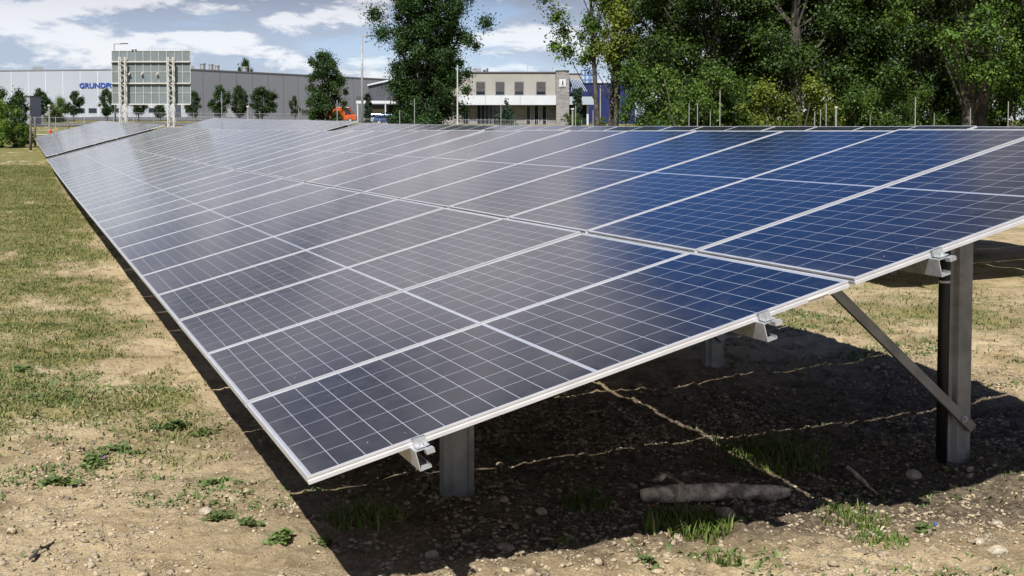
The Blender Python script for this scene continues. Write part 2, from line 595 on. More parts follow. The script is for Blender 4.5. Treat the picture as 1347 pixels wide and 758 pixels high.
n_big, n_mid, n_fine, n_grit = gnoise(0.7), gnoise(4.0), gnoise(24.0), gnoise(110.0, 5, 0.7)
soil = mixcol(t, maprange(t, n_big, 0.35, 0.65, 0, 1), (0.275, 0.212, 0.122), (0.41, 0.33, 0.205))
soil = mixcol(t, maprange(t, n_mid, 0.48, 0.66, 0, 0.8), soil, (0.155, 0.112, 0.058))
soil = mixcol(t, maprange(t, n_fine, 0.52, 0.72, 0, 0.7), soil, (0.46, 0.38, 0.25))
soil = mixcol(t, maprange(t, n_grit, 0.50, 0.66, 0, 0.75), soil, (0.10, 0.072, 0.045))
# soil below the near table end darkened: table shade painted into its colour
atd = N(t, 'ShaderNodeAttribute', attribute_name='dug_shade')
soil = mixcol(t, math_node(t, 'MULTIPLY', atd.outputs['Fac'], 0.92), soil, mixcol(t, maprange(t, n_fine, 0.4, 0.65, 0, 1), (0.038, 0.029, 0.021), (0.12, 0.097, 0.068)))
turf = mixcol(t, maprange(t, n_mid, 0.35, 0.65, 0, 1), (0.074, 0.086, 0.021), (0.215, 0.185, 0.072))
turf = mixcol(t, maprange(t, n_fine, 0.45, 0.7, 0, 0.7), turf, (0.042, 0.058, 0.014))
vf = math_node(t, 'ADD', at.outputs['Fac'], math_node(t, 'MULTIPLY', math_node(t, 'SUBTRACT', n_fine, 0.5), 1.1))
gcol = mixcol(t, maprange(t, vf, 0.16, 0.72, 0, 1), soil, turf)
t.links.new(gcol, b.inputs['Base Color'])
b.inputs['Roughness'].default_value = 0.95
b.inputs['Specular IOR Level'].default_value = 0.15
hgt = math_node(t, 'ADD', math_node(t, 'MULTIPLY', n_fine, 1.0), math_node(t, 'MULTIPLY', n_grit, 0.35))
bp = N(t, 'ShaderNodeBump', inp={'Strength': 0.9, 'Distance': 0.03})
t.links.new(hgt, bp.inputs['Height'])
t.links.new(bp.outputs[0], b.inputs['Normal'])
M['ground'] = m
dug_shade = (sstep(-0.6, 1.0, X) * (1 - sstep(5.0, 6.0, X)) * sstep(0.1, 0.75, Y + 0.25 * (fbm(X * 1.5, Y * 1.5, 61) - 0.5)) * (1 - sstep(2.6, 5.5, Y))).ravel()  # mask of the painted shade under the near end of the table
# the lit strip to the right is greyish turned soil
dug_shade = np.maximum(dug_shade, (sstep(2.6, 3.6, X) * (1 - sstep(1.5, 3, Y)) * 0.4).ravel())
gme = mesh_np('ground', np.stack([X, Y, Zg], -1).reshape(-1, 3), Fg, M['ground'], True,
              {'veg': ('POINT', veg(X, Y).ravel()), 'dug_shade': ('POINT', dug_shade)})
tag(link('ground', gme), kind='structure')

# ------------------------------------------------------------------ solar tables
ct, st_ = math.cos(TILT), math.sin(TILT)
PITCH_W = 1.417
GAPM = 0.030
SLOPE = Matrix(((ct, 0, -st_), (0, 1, 0), (st_, 0, ct)))       # (v, u, n) -> world


def slope_pt(v, u, n):
    return Vector((v * ct - n * st_, u, v * st_ + n * ct))


# panel mesh in its own coordinates: x up the slope, y along the row, z normal; top face at z = 0
FD = 0.030
fr_prof = [(0, 0), (0, -0.007), (0.0018, -0.0085), (0.0018, -0.0145), (0, -0.016), (0, -FD), (0.022, -FD), (0.022, -FD + 0.002), (0.003, -FD + 0.002), (0.003, -0.005), (LIP, -0.005), (LIP, 0)]


def panel_frame():
    mb = MB()
    corners = [(0, 0), (PL, 0), (PL, PW), (0, PW)]
    inward = [(1, 1), (-1, 1), (-1, -1), (1, -1)]
    n = len(fr_prof)
    vs = []
    for (cx, cy), (ix, iy) in zip(corners, inward):
        for o_, z_ in fr_prof:
            vs.append((cx + ix * o_, cy + iy * o_, z_))
    fs = []
    for k in range(4):
        for i in range(n):
            a, b_ = k * n + i, k * n + (i + 1) % n
            c_, d_ = ((k + 1) % 4) * n + (i + 1) % n, ((k + 1) % 4) * n + i
            fs.append((a, b_, c_, d_))
    mb.add(vs, fs)
    return mb


frame_me = None
tmp = panel_frame().build('solar_panel', M['alu'])
frame_me = tmp.data
bpy.data.objects.remove(tmp)
e_ = LIP - 0.004
glass_me = bpy.data.meshes.new('glass')
gv = [(e_, e_, -0.0025), (PL - e_, e_, -0.0025), (PL - e_, PW - e_, -0.0025), (e_, PW - e_, -0.0025)]
gv += [(x_, y_, -0.0045) for x_, y_, _ in gv]
glass_me.from_pydata(gv, [], [(0, 1, 2, 3), (7, 6, 5, 4), (0, 4, 5, 1), (1, 5, 6, 2), (2, 6, 7, 3), (3, 7, 4, 0)])
uvl = glass_me.uv_layers.new(name='metres')
for li, lp in enumerate(glass_me.loops):
    x_, y_, _ = gv[lp.vertex_index]
    uvl.data[li].uv = (y_, x_)
glass_me.materials.append(M['cells'])
glass_me.materials.append(M['backsheet'])
glass_me.polygons[1].material_index = 1
# junction box is under the panel: leave the back plain

PUR_V = (0.394, 1.912, 2.794, 4.30)
PH, PFL, PT = 0.078, 0.047, 0.004
pz = -FD


def c_profile(v0):
    """C purlin: web at v0, opening up-slope."""
    a, bb = v0, v0 + PFL
    zt, zb = pz, pz - PH
    return [(a, zt), (bb, zt), (bb, zt - 0.016), (bb - PT, zt - 0.016), (bb - PT, zt - PT), (a + PT, zt - PT), (a + PT, zb + PT), (bb - PT, zb + PT), (bb - PT, zb + 0.016), (bb, zb + 0.016), (bb, zb), (a, zb)]


POST_V_F, POST_V_R = 1.10 / ct, 4.17 / ct


def sigma_post(x0, y0, zb, zt, w=0.155, d=0.085, th=0.006):
    """hat-shaped driven post: broad web facing -y with two returned flanges"""
    xa, xb = x0 - w / 2, x0 + w / 2
    prof = [(xa, y0 + d), (xa, y0 + 0.012), (xa + 0.026, y0 + 0.012), (xa + 0.044, y0 - 0.012), (xb - 0.044, y0 - 0.012), (xb - 0.026, y0 + 0.012), (xb, y0 + 0.012), (xb, y0 + d),
            (xb - 0.03, y0 + d), (xb - 0.03, y0 + d - th), (xb - th, y0 + d - th), (xb - th, y0 + 0.012 + th), (xb - 0.026 - th, y0 + 0.012 + th), (xb - 0.044 - th, y0 - 0.012 + th),
            (xa + 0.044 + th, y0 - 0.012 + th), (xa + 0.026 + th, y0 + 0.012 + th), (xa + th, y0 + 0.012 + th), (xa + th, y0 + d - th), (xa + 0.03, y0 + d - th), (xa + 0.03, y0 + d)]
    return MB().prism(prof, zb, zt, 'z')


def solar_table(x0, y0, n, zfun, label, detail):
    """zfun(y): height of the low edge above the world origin"""
    zb = float(zfun(y0))
    root = empty('solar_table', (x0, y0, zb), label, 'solar table', 'solar tables')

    def zr(u):
        return float(zfun(y0 + u)) - zb
    for k in range(n):
        for r_ in range(2):
            v0 = r_ * (PL + GAPM)
            j = [random.gauss(0, 1) for _ in range(4)]
            u0 = k * PITCH_W + 0.017
            p_ = link('solar_panel', frame_me, root)
            mt = Matrix.Rotation(j[0] * 0.0016, 3, 'Y') @ Matrix.Rotation(math.atan2(zr(u0 + PW) - zr(u0), PW) + j[1] * 0.0012, 3, 'X')
            p_.matrix_local = Matrix.Translation(slope_pt(v0, u0, j[2] * 0.0012) + Vector((0, 0, zr(u0)))) @ (SLOPE @ mt).to_4x4()
            g_ = link('glass', glass_me, p_)
    end = n * PITCH_W
    us = [-0.045] + list(np.arange(2.8, end, 2.8)) + [end + 0.03]
    for v0 in PUR_V:
        mb = MB()
        prof = c_profile(v0)
        m_ = len(prof)
        vs, fs = [], []
        for u_ in us:
            for p2, q2 in prof:
                vs.append(slope_pt(p2, u_, q2) + Vector((0, 0, zr(u_))))
        for i in range(len(us) - 1):
            for k in range(m_):
                fs.append((i * m_ + k, i * m_ + (k + 1) % m_, (i + 1) * m_ + (k + 1) % m_, (i + 1) * m_ + k))
        fs += [tuple(range(m_)), tuple(range((len(us) - 1) * m_, len(us) * m_))]
        mb.add(vs, fs)
        mb.build('purlin', M['galv_bright'], root)
    pu = np.arange(1.42, end - 0.5, 2 * PITCH_W)
    for i, u_ in enumerate(pu):
        if not detail and i > 3 and u_ < end - 6:
            pass
        z_ = zr(u_)
        gf = float(ground_z(x0 + 1.04, y0 + u_)) - zb
        gr = float(ground_z(x0 + 4.03, y0 + u_)) - zb
        # rafter along the slope
        rn = pz - PH
        mb = MB()
        prof = [(u_ - 0.085, rn), (u_ - 0.045, rn), (u_ - 0.045, rn - 0.10), (u_ - 0.085, rn - 0.10)]
        a_, b_ = 0.30, 4.55
        vs = [slope_pt(a_, p2, q2) + Vector((0, 0, z_)) for p2, q2 in prof] + [slope_pt(b_, p2, q2) + Vector((0, 0, z_)) for p2, q2 in prof]
        mb.add(vs, [(0, 1, 5, 4), (1, 2, 6, 5), (2, 3, 7, 6), (3, 0, 4, 7), (3, 2, 1, 0), (4, 5, 6, 7)])
        mb.build('rafter', M['galv'], root)
        for xx, gg in ((1.04, gf), (4.03, gr)):
            ztop = xx * math.tan(TILT) + z_ + (rn - 0.05) / ct
            sigma_post(xx, u_, gg - 0.25, ztop).build('post', M['post_steel'], root)
        # diagonal brace from the rear post down-slope to the rafter
        a3 = Vector((4.05, u_ - 0.014, gr + 0.24))
        b3 = Vector((2.93, u_ - 0.014, 2.93 * math.tan(TILT) + z_ + (rn - 0.09) / ct))
        d3 = (b3 - a3).normalized()
        nrm = Vector((d3.z, 0, -d3.x))
        a3 = a3 - d3 * 0.05
        mb = MB()
        vs = []
        for q3 in (a3, b3):
            for s1, s2 in ((-1, 0), (1, 0), (1, -1), (-1, -1)):
                vs.append(q3 + nrm * (0.027 * s1) + Vector((0, 0.03 * s2, 0)))
        mb.add(vs, [(0, 1, 5, 4), (1, 2, 6, 5), (2, 3, 7, 6), (3, 0, 4, 7), (3, 2, 1, 0), (4, 5, 6, 7)])
        br_ = mb.build('brace', M['post_steel'], root)
        if i < 2:
            mb = MB()
            c0 = a3 + d3 * 0.09 + Vector((0, -0.03, 0))
            mb.tube([c0, c0 + Vector((0, -0.006, 0))], 0.020, 12)
            mb.tube([c0 + Vector((0, -0.006, 0)), c0 + Vector((0, -0.018, 0))], 0.011, 6)
            mb.build('bolt', M['galv_bright'], br_)
    if detail:
        for v0 in PUR_V:
            # end clamp: a lip over the frame, a bolt, a foot on the purlin
            mb = MB()
            vq = v0 + 0.012
            def bx(va, vb, ua, ub, na, nb):
                vs = [slope_pt(a, b2, c2) for c2 in (na, nb) for a, b2 in ((va, ua), (vb, ua), (vb, ub), (va, ub))]
                mb.add(vs, [(0, 3, 2, 1), (4, 5, 6, 7), (0, 1, 5, 4), (1, 2, 6, 5), (2, 3, 7, 6), (3, 0, 4, 7)])
            bx(vq, vq + 0.050, -0.004, 0.018, 0.0005, 0.0035)
            bx(vq, vq + 0.050, -0.0045, 0.0075, -0.024, 0.0035)
            bx(vq, vq + 0.050, -0.040, -0.0045, -0.0265, -0.0235)
            cl = mb.build('clamp', M['galv_bright'], root)
            mb = MB()
            c0 = slope_pt(vq + 0.025, -0.022, -0.0235)
            nv = slope_pt(0, 0, 1)
            mb.tube([c0, c0 + nv * 0.009], 0.0095, 6)
            mb.tube([c0 + nv * 0.009, c0 + nv * 0.016], 0.005, 8)
            mb.build('bolt', M['galv_bright'], cl)
            # rolled end bracket under the clamp
            mb = MB()
            bx(vq + 0.022, vq + 0.055, -0.078, -0.046, -0.047, -0.029)
            mb.build('end_bracket', M['galv_bright'], cl)
        # type label on the frame of the first panel
        mb = MB()
        vs = [slope_pt(a, 0.0092, c2) for a, c2 in ((2.17, -0.020), (2.27, -0.020), (2.27, -0.009), (2.17, -0.009))]
        mb.add(vs, [(0, 1, 2, 3)])
        mb.build('sticker', M['white_tie'], root)
        # black cable conduit beside the first rear post
        gz = float(ground_z(x0 + 3.925, y0 + 1.45)) - zb
        mb = MB()
        mb.tube([(3.925, 1.45, gz - 0.1), (3.925, 1.45, 0.25), (3.93, 1.45, 0.74)], 0.031, 12)
        cb = mb.build('conduit', M['black'], root, True)
        mb = MB()
        mb.tube([(3.9255, 1.45, 0.395), (3.9255, 1.45, 0.408)], 0.034, 14)
        mb.build('cable_tie', M['white_tie'], cb)
    return root


GAP_Y = 36 * PITCH_W
solar_table(0, 0, 36, lambda y: Z0 + zrow(y), 'long front solar table whose near end rests on two bare steel posts', True)
solar_table(0.0, GAP_Y + 0.42, 32, lambda y: Z0 + 0.08 + zrow(y), 'solar table past the dark gap at the far end of the front row', False)
solar_table(7.9, 7.3, 30, lambda y: Z0 + zrow(y) + row2_off(y), 'solar table in the back row, only its upper strip showing in front of the woods', False)
solar_table(7.9, 7.3 + 30 * PITCH_W + 0.6, 32, lambda y: Z0 + 0.08 + zrow(y) + row2_off(y), 'farther solar table of the back row, past its dark gap near the orange vehicle', False)

# ------------------------------------------------------------------ placing far things
ez = Vector((math.cos(YAW), -math.sin(YAW), 0))
ef = Vector((math.sin(YAW), math.cos(YAW), 0))
HOR = 172.0


def at(px, D):
    """ground point seen in photo column px at depth D"""
    q = Vector((CAM.x, CAM.y, 0)) + ef * D + ez * ((px - 673.5) * D / F_PX)
    q.z = float(g_base(q.x, q.y))
    return q


def zpx(py, D):
    return CAM.z + (HOR - py) * D / F_PX


# ---- roads
def strip(name, D0, D1, pxa, pxb, mat, dz):
    pts = []
    n = 24
    for D in np.linspace(D0, D1, 4):
        for i in range(n + 1):
            q = at(pxa + (pxb - pxa) * i / n, D)
            pts.append((q.x, q.y, q.z + dz))
    F_ = [(r_ * (n + 1) + i, r_ * (n + 1) + i + 1, (r_ + 1) * (n + 1) + i + 1, (r_ + 1) * (n + 1) + i) for r_ in range(3) for i in range(n)]
    tag(link(name, mesh_np(name, pts, F_, mat)), kind='structure')


strip('path', 128, 131, -300, 420, M['gravelpath'], 0.03)
strip('road', 168, 190, -300, 620, M['asphalt'], 0.05)
strip('parking_area', 215, 300, -300, 900, M['asphalt'], 0.06)

# ---- foliage builder


def leaves(centers, radii, counts, size, seed, up=0.25, flat=1.0):
    r_ = np.random.default_rng(seed)
    cs, out = [], []
    P, Nn = [], []
    for c_, rad, n in zip(centers, radii, counts):
        d = r_.normal(size=(n, 3))
        d /= np.linalg.norm(d, axis=1, keepdims=True) + 1e-9
        k = np.minimum(np.abs(r_.normal(size=(n, 1))) * 0.45 + 0.28 * r_.random((n, 1)), 1.75)
        p_ = np.array(c_) + d * k * np.array([rad, rad, rad * flat])
        nn = d * 0.55 + r_.normal(size=(n, 3)) * 0.55 + np.array([0, 0, up])
        P.append(p_)
        Nn.append(nn)
    P = np.concatenate(P)
    Nn = np.concatenate(Nn)
    Nn /= np.linalg.norm(Nn, axis=1, keepdims=True) + 1e-9
    n = len(P)
    a = r_.normal(size=(n, 3))
    U_ = np.cross(Nn, a)
    U_ /= np.linalg.norm(U_, axis=1, keepdims=True) + 1e-9
    W_ = np.cross(Nn, U_)
    s = size * (0.6 + 0.8 * r_.random((n, 1)))
    bend = Nn * s * 0.18
    V = np.stack([P - U_ * s * 0.55, P + W_ * s * 0.34 + bend, P + U_ * s * 0.55, P - W_ * s * 0.34 + bend], 1).reshape(-1, 3)
    F_ = np.arange(4 * n).reshape(n, 4)
    return V, F_, r_.random(n)


def crown_mesh(name, centers, radii, counts, size, seed, mat, up=0.25, flat=1.0):
    V, F_, rd = leaves(centers, radii, counts, size, seed, up, flat)
    return mesh_np(name, V, F_, mat, False, {'rnd': ('FACE', rd)})


def tree_parts(seed, H, crown_lo, width, clumps, clump_r, per, leaf, mat, shape='round', stems=1, trunk_r=0.16, lean=0.0, bias=0.75, flat=1.0, up=0.25):
    """local meshes of one tree: trunk with limbs, crown of leaf clumps on the limbs"""
    r_ = np.random.default_rng(seed)
    cs, rs, ns = [], [], []
    mb = MB()
    bases = [Vector((0.0, 0, 0))] if stems == 1 else [Vector((0.45 * math.cos(2.4 * k), 0.45 * math.sin(2.4 * k), 0)) for k in range(stems)]
    tops, paths = [], []
    for bse in bases:
        pts = []
        wob = r_.normal(size=2) * 0.02 * H
        for i in range(9):
            f = i / 8
            pts.append(bse + Vector((bse.x * 1.5 * f + wob[0] * math.sin(3 * f) + lean * H * f * f, bse.y * 1.5 * f + wob[1] * math.sin(2.4 * f + 1), H * 0.93 * f - (0.4 if i == 0 else 0))))
        mb.tube(pts, [trunk_r * (1.25 if i == 0 else 1) * (1 - 0.86 * i / 8) + 0.012 for i in range(9)], 7)
        paths.append(pts)

    def env(f):
        if shape == 'round':
            return max(0.12, math.sin(math.pi * min(1, 0.12 + 0.86 * f)) ** 0.7)
        if shape == 'poplar':
            return (0.80 + 0.25 * f if f < 0.45 else 0.91) * (1 - max(0, (f - 0.6) / 0.4) ** 2 * 0.8)
        if shape == 'cone':
            return max(0.06, 1 - f) ** 0.9
        if shape == 'wood':
            return 0.75 + 0.25 * math.sin(3.1 * f)
        return 1
    for k in range(clumps):
        f = (k + r_.random()) / clumps
        if shape == 'cone':
            f = 1 - math.sqrt(1 - f)
        a = r_.random() * 2 * math.pi
        rr = width / 2 * env(f) * (bias + (1 - bias) * r_.random()) * (0.72 + 0.42 * vnoise(np.array([a * 1.3 + seed]), np.array([f * 5.0]), seed)[0])
        if r_.random() < 0.22:
            rr *= 0.5
        p0 = paths[k % len(paths)]
        z_ = crown_lo + (H - crown_lo) * f
        i0 = min(8, max(0, z_ / (H * 0.93) * 8))
        q = p0[int(i0)]
        c_ = Vector((q.x + rr * math.cos(a), q.y + rr * math.sin(a), z_))
        cr = clump_r * (0.65 + 0.7 * r_.random())
        if shape == 'cone':
            cr *= max(0.35, 1.1 - f)
        cs.append(c_)
        rs.append(cr)
        ns.append(max(12, int(per * (cr / clump_r) ** 2)))
        if k % 2 == 0 and shape != 'cone':
            i1 = max(1, int(i0 * 0.72))
            s_ = p0[i1]
            midp = (s_ + c_) * 0.5 + Vector((0, 0, -0.06 * rr))
            mb.tube([s_, midp, c_], [trunk_r * 0.28 * (1 - 0.5 * f), trunk_r * 0.17, 0.012], 5, False)
    crown = crown_mesh('crown', cs, rs, ns, leaf, seed + 5, mat, up, flat)
    return mb, crown


def plant_tree(name, loc, mb_trunk, crown_me, label, cat, group=None, scale=1.0, rz=0.0, sz=None):
    root = empty(name, loc, label, cat, group, rz)
    root.scale = (scale, scale, sz or scale)
    link('trunk', mb_trunk, root)
    link('crown', crown_me, root)
    return root


def make(seed, *a, **k):
    mb, cr = tree_parts(seed, *a, **k)
    o = mb.build('trunk', M['bark'], None, True)
    me = o.data
    bpy.data.objects.remove(o)
    return me, cr


# ---- woods on the right
W1 = make(101, 17, 3.2, 8.4, 84, 1.10, 820, 0.12, M['leaf_wood'], shape='wood', trunk_r=0.32, bias=0.3, flat=0.62, up=0.4)
W2 = make(102, 16, 3.8, 7.4, 74, 1.05, 820, 0.12, M['leaf_wood'], shape='wood', trunk_r=0.28, bias=0.35, flat=0.6, up=0.4)
W3 = make(103, 17, 3.6, 7.6, 72, 1.0, 800, 0.115, M['leaf_light'], shape='wood', stems=2, trunk_r=0.26, bias=0.35, flat=0.62, up=0.4)
S1 = make(111, 3.4, 0.2, 4.6, 46, 0.6, 640, 0.09, M['leaf_light'], shape='round', stems=3, trunk_r=0.06, bias=0.45)
S2 = make(112, 3.2, 0.2, 4.2, 44, 0.58, 640, 0.09, M['leaf_wood'], shape='round', stems=3, trunk_r=0.06, bias=0.45)
gW = 'woodland trees behind the solar tables'
gS = 'bushes at the foot of the woods'
wood = [  # px, D, kind, scale, label
    (880, 66, W2, 1.0, 'tall leafy tree at the open left end of the woods'),
    (925, 62, W1, 0.95, 'broad dark tree second from the open left end of the woods'),
    (1000, 66, W2, 1.05, 'tall tree in the woods above the yellowish bush'),
    (1062, 60, W1, 1.0, 'big dark tree in the middle of the woods'),
    (1125, 64, W2, 1.0, 'tall dark woodland tree right of the lamp with a white cap'),
    (1190, 61, W1, 1.05, 'dense dark woodland tree beside the sky gap'),
    (1290, 52, W3, 1.0, 'twin-trunked lighter tree standing at the right end of the woods'),
    (1370, 56, W1, 1.0, None),
    (900, 82, W1, 1.1, None), (975, 84, W2, 1.15, None), (1050, 84, W1, 1.1, None), (1120, 86, W1, 1.15, None),
    (1180, 84, W2, 1.1, None), (1245, 88, W1, 1.0, None), (1310, 80, W1, 1.1, None), (1380, 82, W2, 1.1, None),
]
for i, (px, D, k, s, lb) in enumerate(wood):
    plant_tree('woodland_tree', at(px, D), k[0], k[1], lb or 'tall leafy tree in the dark back rank of the woods', 'tree', gW, s, 1.7 * i)
bushes = [
    (876, 60, S1, 0.95, 'bright green bush nearest the blue building'),
    (912, 57, S1, 1.2, 'large rounded green bush under the left part of the woods'),
    (952, 58, S1, 1.0, 'green bush beside the tallest of the pale fence posts'),
    (985, 60, S2, 0.9, 'dark bush in deep shade left of the yellowish bush'),
    (1036, 55, None, 0.95, 'yellowish bush standing before the dark trunks'),
    (1078, 60, S2, 0.9, 'low dark bush right of the yellowish bush'),
    (1130, 57, S1, 0.95, 'fresh green bush in the middle of the woods edge'),
    (1170, 58, S1, 0.9, 'fresh green bush below the sky gap, left of two'),
    (1215, 60, S1, 1.0, 'fresh green bush below the sky gap, right of two'),
    (1262, 62, S2, 1.0, 'dark bush left of the twin trunks'),
    (1330, 54, S1, 1.0, 'green bush right of the twin trunks'),
]
S3 = make(113, 3.6, 0.3, 3.4, 36, 0.5, 300, 0.11, M['leaf_olive'], shape='round', stems=2, trunk_r=0.05, bias=0.4)
for i, (px, D, k, s, lb) in enumerate(bushes):
    k = k or S3
    plant_tree('woodland_bush', at(px, D), k[0], k[1], lb, 'bush', gS, s, 2.3 * i)
# sparse tree left of the woods with two stems
W4 = make(104, 13.5, 5.4, 6.2, 62, 0.75, 330, 0.14, M['leaf_light'], shape='wood', stems=3, trunk_r=0.17, bias=0.55)
plant_tree('sparse_tree', at(799, 70), W4[0], W4[1], 'sparse many-stemmed tree with sky showing through, beside the blue building', 'tree', None, 0.92, 0.6)
W5 = make(105, 7.5, 5.0, 2.7, 26, 0.52, 230, 0.12, M['leaf_olive'], shape='round', trunk_r=0.12, bias=0.4)
plant_tree('yellow_green_tree', at(812, 66), W5[0], W5[1], 'small yellow-green tree lit in front of the sparse tall tree', 'tree', None, 1.0, 0.0)

# ---- big trees in the middle
A_ = make(120, 17.6, 0.6, 10.2, 225, 1.05, 640, 0.185, M['leaf_poplar'], shape='poplar', stems=3, trunk_r=0.26, bias=0.45)
q = at(560, 130)
plant_tree('poplar_tree', q, A_[0], A_[1], 'tall dark poplar rising out of the picture before the office building', 'tree', None, 1.0, 0.3)
B_ = make(121, 8.9, 0.6, 5.6, 84, 0.75, 380, 0.19, M['leaf_street'], shape='poplar', stems=2, trunk_r=0.16, bias=0.45)
plant_tree('poplar_tree', at(431, 165), B_[0], B_[1], 'mid-sized bushy tree before the grey hall, left of the lamp post', 'tree', None, 1.0, 1.3)
# ---- row of street trees
T1 = make(131, 5.2, 1.5, 3.9, 40, 0.55, 210, 0.19, M['leaf_street'], shape='round', trunk_r=0.09, bias=0.4)
T2 = make(132, 5.4, 1.3, 4.2, 46, 0.55, 210, 0.19, M['leaf_street'], shape='round', trunk_r=0.09, bias=0.4)
gT = 'small trees along the hall'
street = [(54, 200, T1, 27, 119, 'small tree left of the pale bush, before the lettered wall'), (99, 200, T1, 26, 122, 'small round tree under the blue lettering'),
          (142, 195, T2, 26, 119, 'small tree just left of the billboard'), (183, 200, T1, 27, 121, 'small tree seen below the billboard between its legs'),
          (212, 215, T2, 20, 137, 'smaller tree below the billboard beside its right leg'),
          (255, 200, T2, 25, 122, 'small tree just right of the billboard'), (290, 195, T1, 31, 115, 'first of three close trees right of the billboard'),
          (315, 198, T2, 27, 115, 'middle one of three close trees before the grey wall'), (346, 192, T2, 42, 117, 'broadest of three close trees before the grey wall'),
          (388, 205, T1, 15, 128, 'slim small tree standing alone left of the bushy tree')]
for i, (px, D, k, wpx, top, lb) in enumerate(street):
    q = at(px, D)
    h_ = zpx(top, D) - q.z
    s = h_ / (5.2 if k is T1 else 5.4)
    o = plant_tree('street_tree', q, k[0], k[1], lb, 'tree', gT, 1.0, 1.1 * i)
    w_ = wpx * D / F_PX / (3.9 if k is T1 else 4.2)
    o.scale = (w_, w_, s)
plant_tree('street_tree', at(323, 430), T2[0], T2[1], 'tree crown showing above the roof of the grey hall', 'tree', None, 1.65, 0.4, 3.45)
# bushes at far left
L1 = make(141, 3.6, 0.1, 4.0, 60, 0.5, 330, 0.12, M['leaf_bush'], shape='round', stems=3, trunk_r=0.05, bias=0.4)
L2 = make(142, 4.6, 0.3, 2.8, 44, 0.55, 220, 0.17, M['leaf_street'], shape='round', stems=2, trunk_r=0.06, bias=0.4)
plant_tree('bush', at(-8, 92), L1[0], L1[1], 'large light green bush at the left edge beside the fence post', 'bush', None, 0.84, 0.2)
plant_tree('bush', at(28, 93), L1[0], L1[1], 'low light green bush in front of the dark bush, touching the wooden post', 'bush', None, 0.46, 2.2)
plant_tree('bush', at(18, 118), L2[0], L2[1], 'dark green bush behind the light green bush at the left edge', 'bush', None, 0.9, 0.9)
plant_tree('bush', at(72, 205), S1[0], S1[1], 'pale green bush beside the small tree before the lettered wall', 'bush', None, 1.05, 0.9)


# conifers
def conifer(seed, H, W, mat, label, loc, name, col=1.0):
    k = make(seed, H, 0.15, W, int(60 + H * 12), 0.55 * W / 3.2, 120, 0.17, mat, shape='cone' if W / H > 0.3 else 'col', trunk_r=0.09, bias=0.35)
    return plant_tree(name, loc, k[0], k[1], label, 'tree')


q = at(667, 175)
conifer(151, zpx(126, 175) - q.z, 3.1, M['leaf_conifer'], 'blue-green spruce before the office entrance', q, 'spruce_tree')
q = at(760, 185)
conifer(152, zpx(117, 185) - q.z, 1.3, M['leaf_conifer'], 'slim columnar cypress before the blue building', q, 'cypress_tree')
q = at(484, 190)
conifer(153, zpx(124, 190) - q.z, 1.0, M['leaf_conifer'], 'slim columnar cypress beside the lamp post and white canopy', q, 'cypress_tree')
plant_tree('bush', at(752, 165), S1[0], S1[1], 'rounded bush at the foot of the brick tower', 'bush', None, 0.55, 0.4)
plant_tree('bush', at(787, 165), S1[0], S1[1], 'low bush at the foot of the blue wall', 'bush', None, 0.42, 1.4)

# ------------------------------------------------------------------ the long hall
def vp(px, D):
    q = at(px, D)
    return Vector((q.x, q.y, 0))


hallA, hallB, hallL = vp(247, 320), vp(560, 398), vp(-60, 332)
hall_base = float(g_base(hallA.x, hallA.y)) - 0.6
ztop = zpx(91.5, 320)
hall = empty('factory_hall', (hallA.x, hallA.y, hall_base), 'long grey factory hall with blue lettering on its pale end wall', 'factory')


def wall_run(P, Q, z0, z1, th, name, mat, parent, inward):
    d = (Q - P)
    nrm = inward.normalized() * th
    mb = MB()
    o = Vector((hallA.x, hallA.y, hall_base))
    vs = [P, Q, Q + nrm, P + nrm]
    vs = [Vector((v_.x, v_.y, z)) - o for z in (z0, z1) for v_ in vs]
    mb.add(vs, [(0, 3, 2, 1), (4, 5, 6, 7), (0, 1, 5, 4), (1, 2, 6, 5), (2, 3, 7, 6), (3, 0, 4, 7)])
    return mb.build(name, mat, parent)


in1 = (hallB - hallA)
in2 = (hallL - hallA)
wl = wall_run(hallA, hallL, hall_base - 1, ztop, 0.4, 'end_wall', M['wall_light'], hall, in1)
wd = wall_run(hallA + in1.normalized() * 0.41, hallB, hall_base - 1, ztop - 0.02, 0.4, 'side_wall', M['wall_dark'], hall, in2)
mb = MB()
o0 = Vector((hallA.x, hallA.y, hall_base))
for z in (ztop - 0.5, ztop - 0.3):
    pass
cr = [hallA + in1.normalized() * 0.5 + in2.normalized() * 0.5, hallB + in2.normalized() * 0.5, hallB + in2, hallL + in1.normalized() * 0.5]
vs = [Vector((c_.x, c_.y, z)) - o0 for z in (ztop - 0.6, ztop - 0.25) for c_ in cr]
mb.add(vs, [(0, 3, 2, 1), (4, 5, 6, 7), (0, 1, 5, 4), (1, 2, 6, 5), (2, 3, 7, 6), (3, 0, 4, 7)])
mb.build('roof', M['roof_dark'], hall)


def on_wall(P, Q, s, z, out):
    """point on wall P->Q at fraction distance s metres, pushed out by out"""
    d = (Q - P).normalized()
    n = Vector((d.y, -d.x, 0))
    if n.dot(Vector((CAM.x, CAM.y, 0)) - P) < 0:
        n = -n
    return P + d * s + n * out + Vector((0, 0, z))


def wall_box(P, Q, s0, s1, z0, z1, out, mb):
    vs = [on_wall(P, Q, s, z, oo) - o0 for z in (z0, z1) for s, oo in ((s0, out), (s1, out), (s1, -0.05), (s0, -0.05))]
    return mb.add(vs, [(0, 3, 2, 1), (4, 5, 6, 7), (0, 1, 5, 4), (1, 2, 6, 5), (2, 3, 7, 6), (3, 0, 4, 7)])


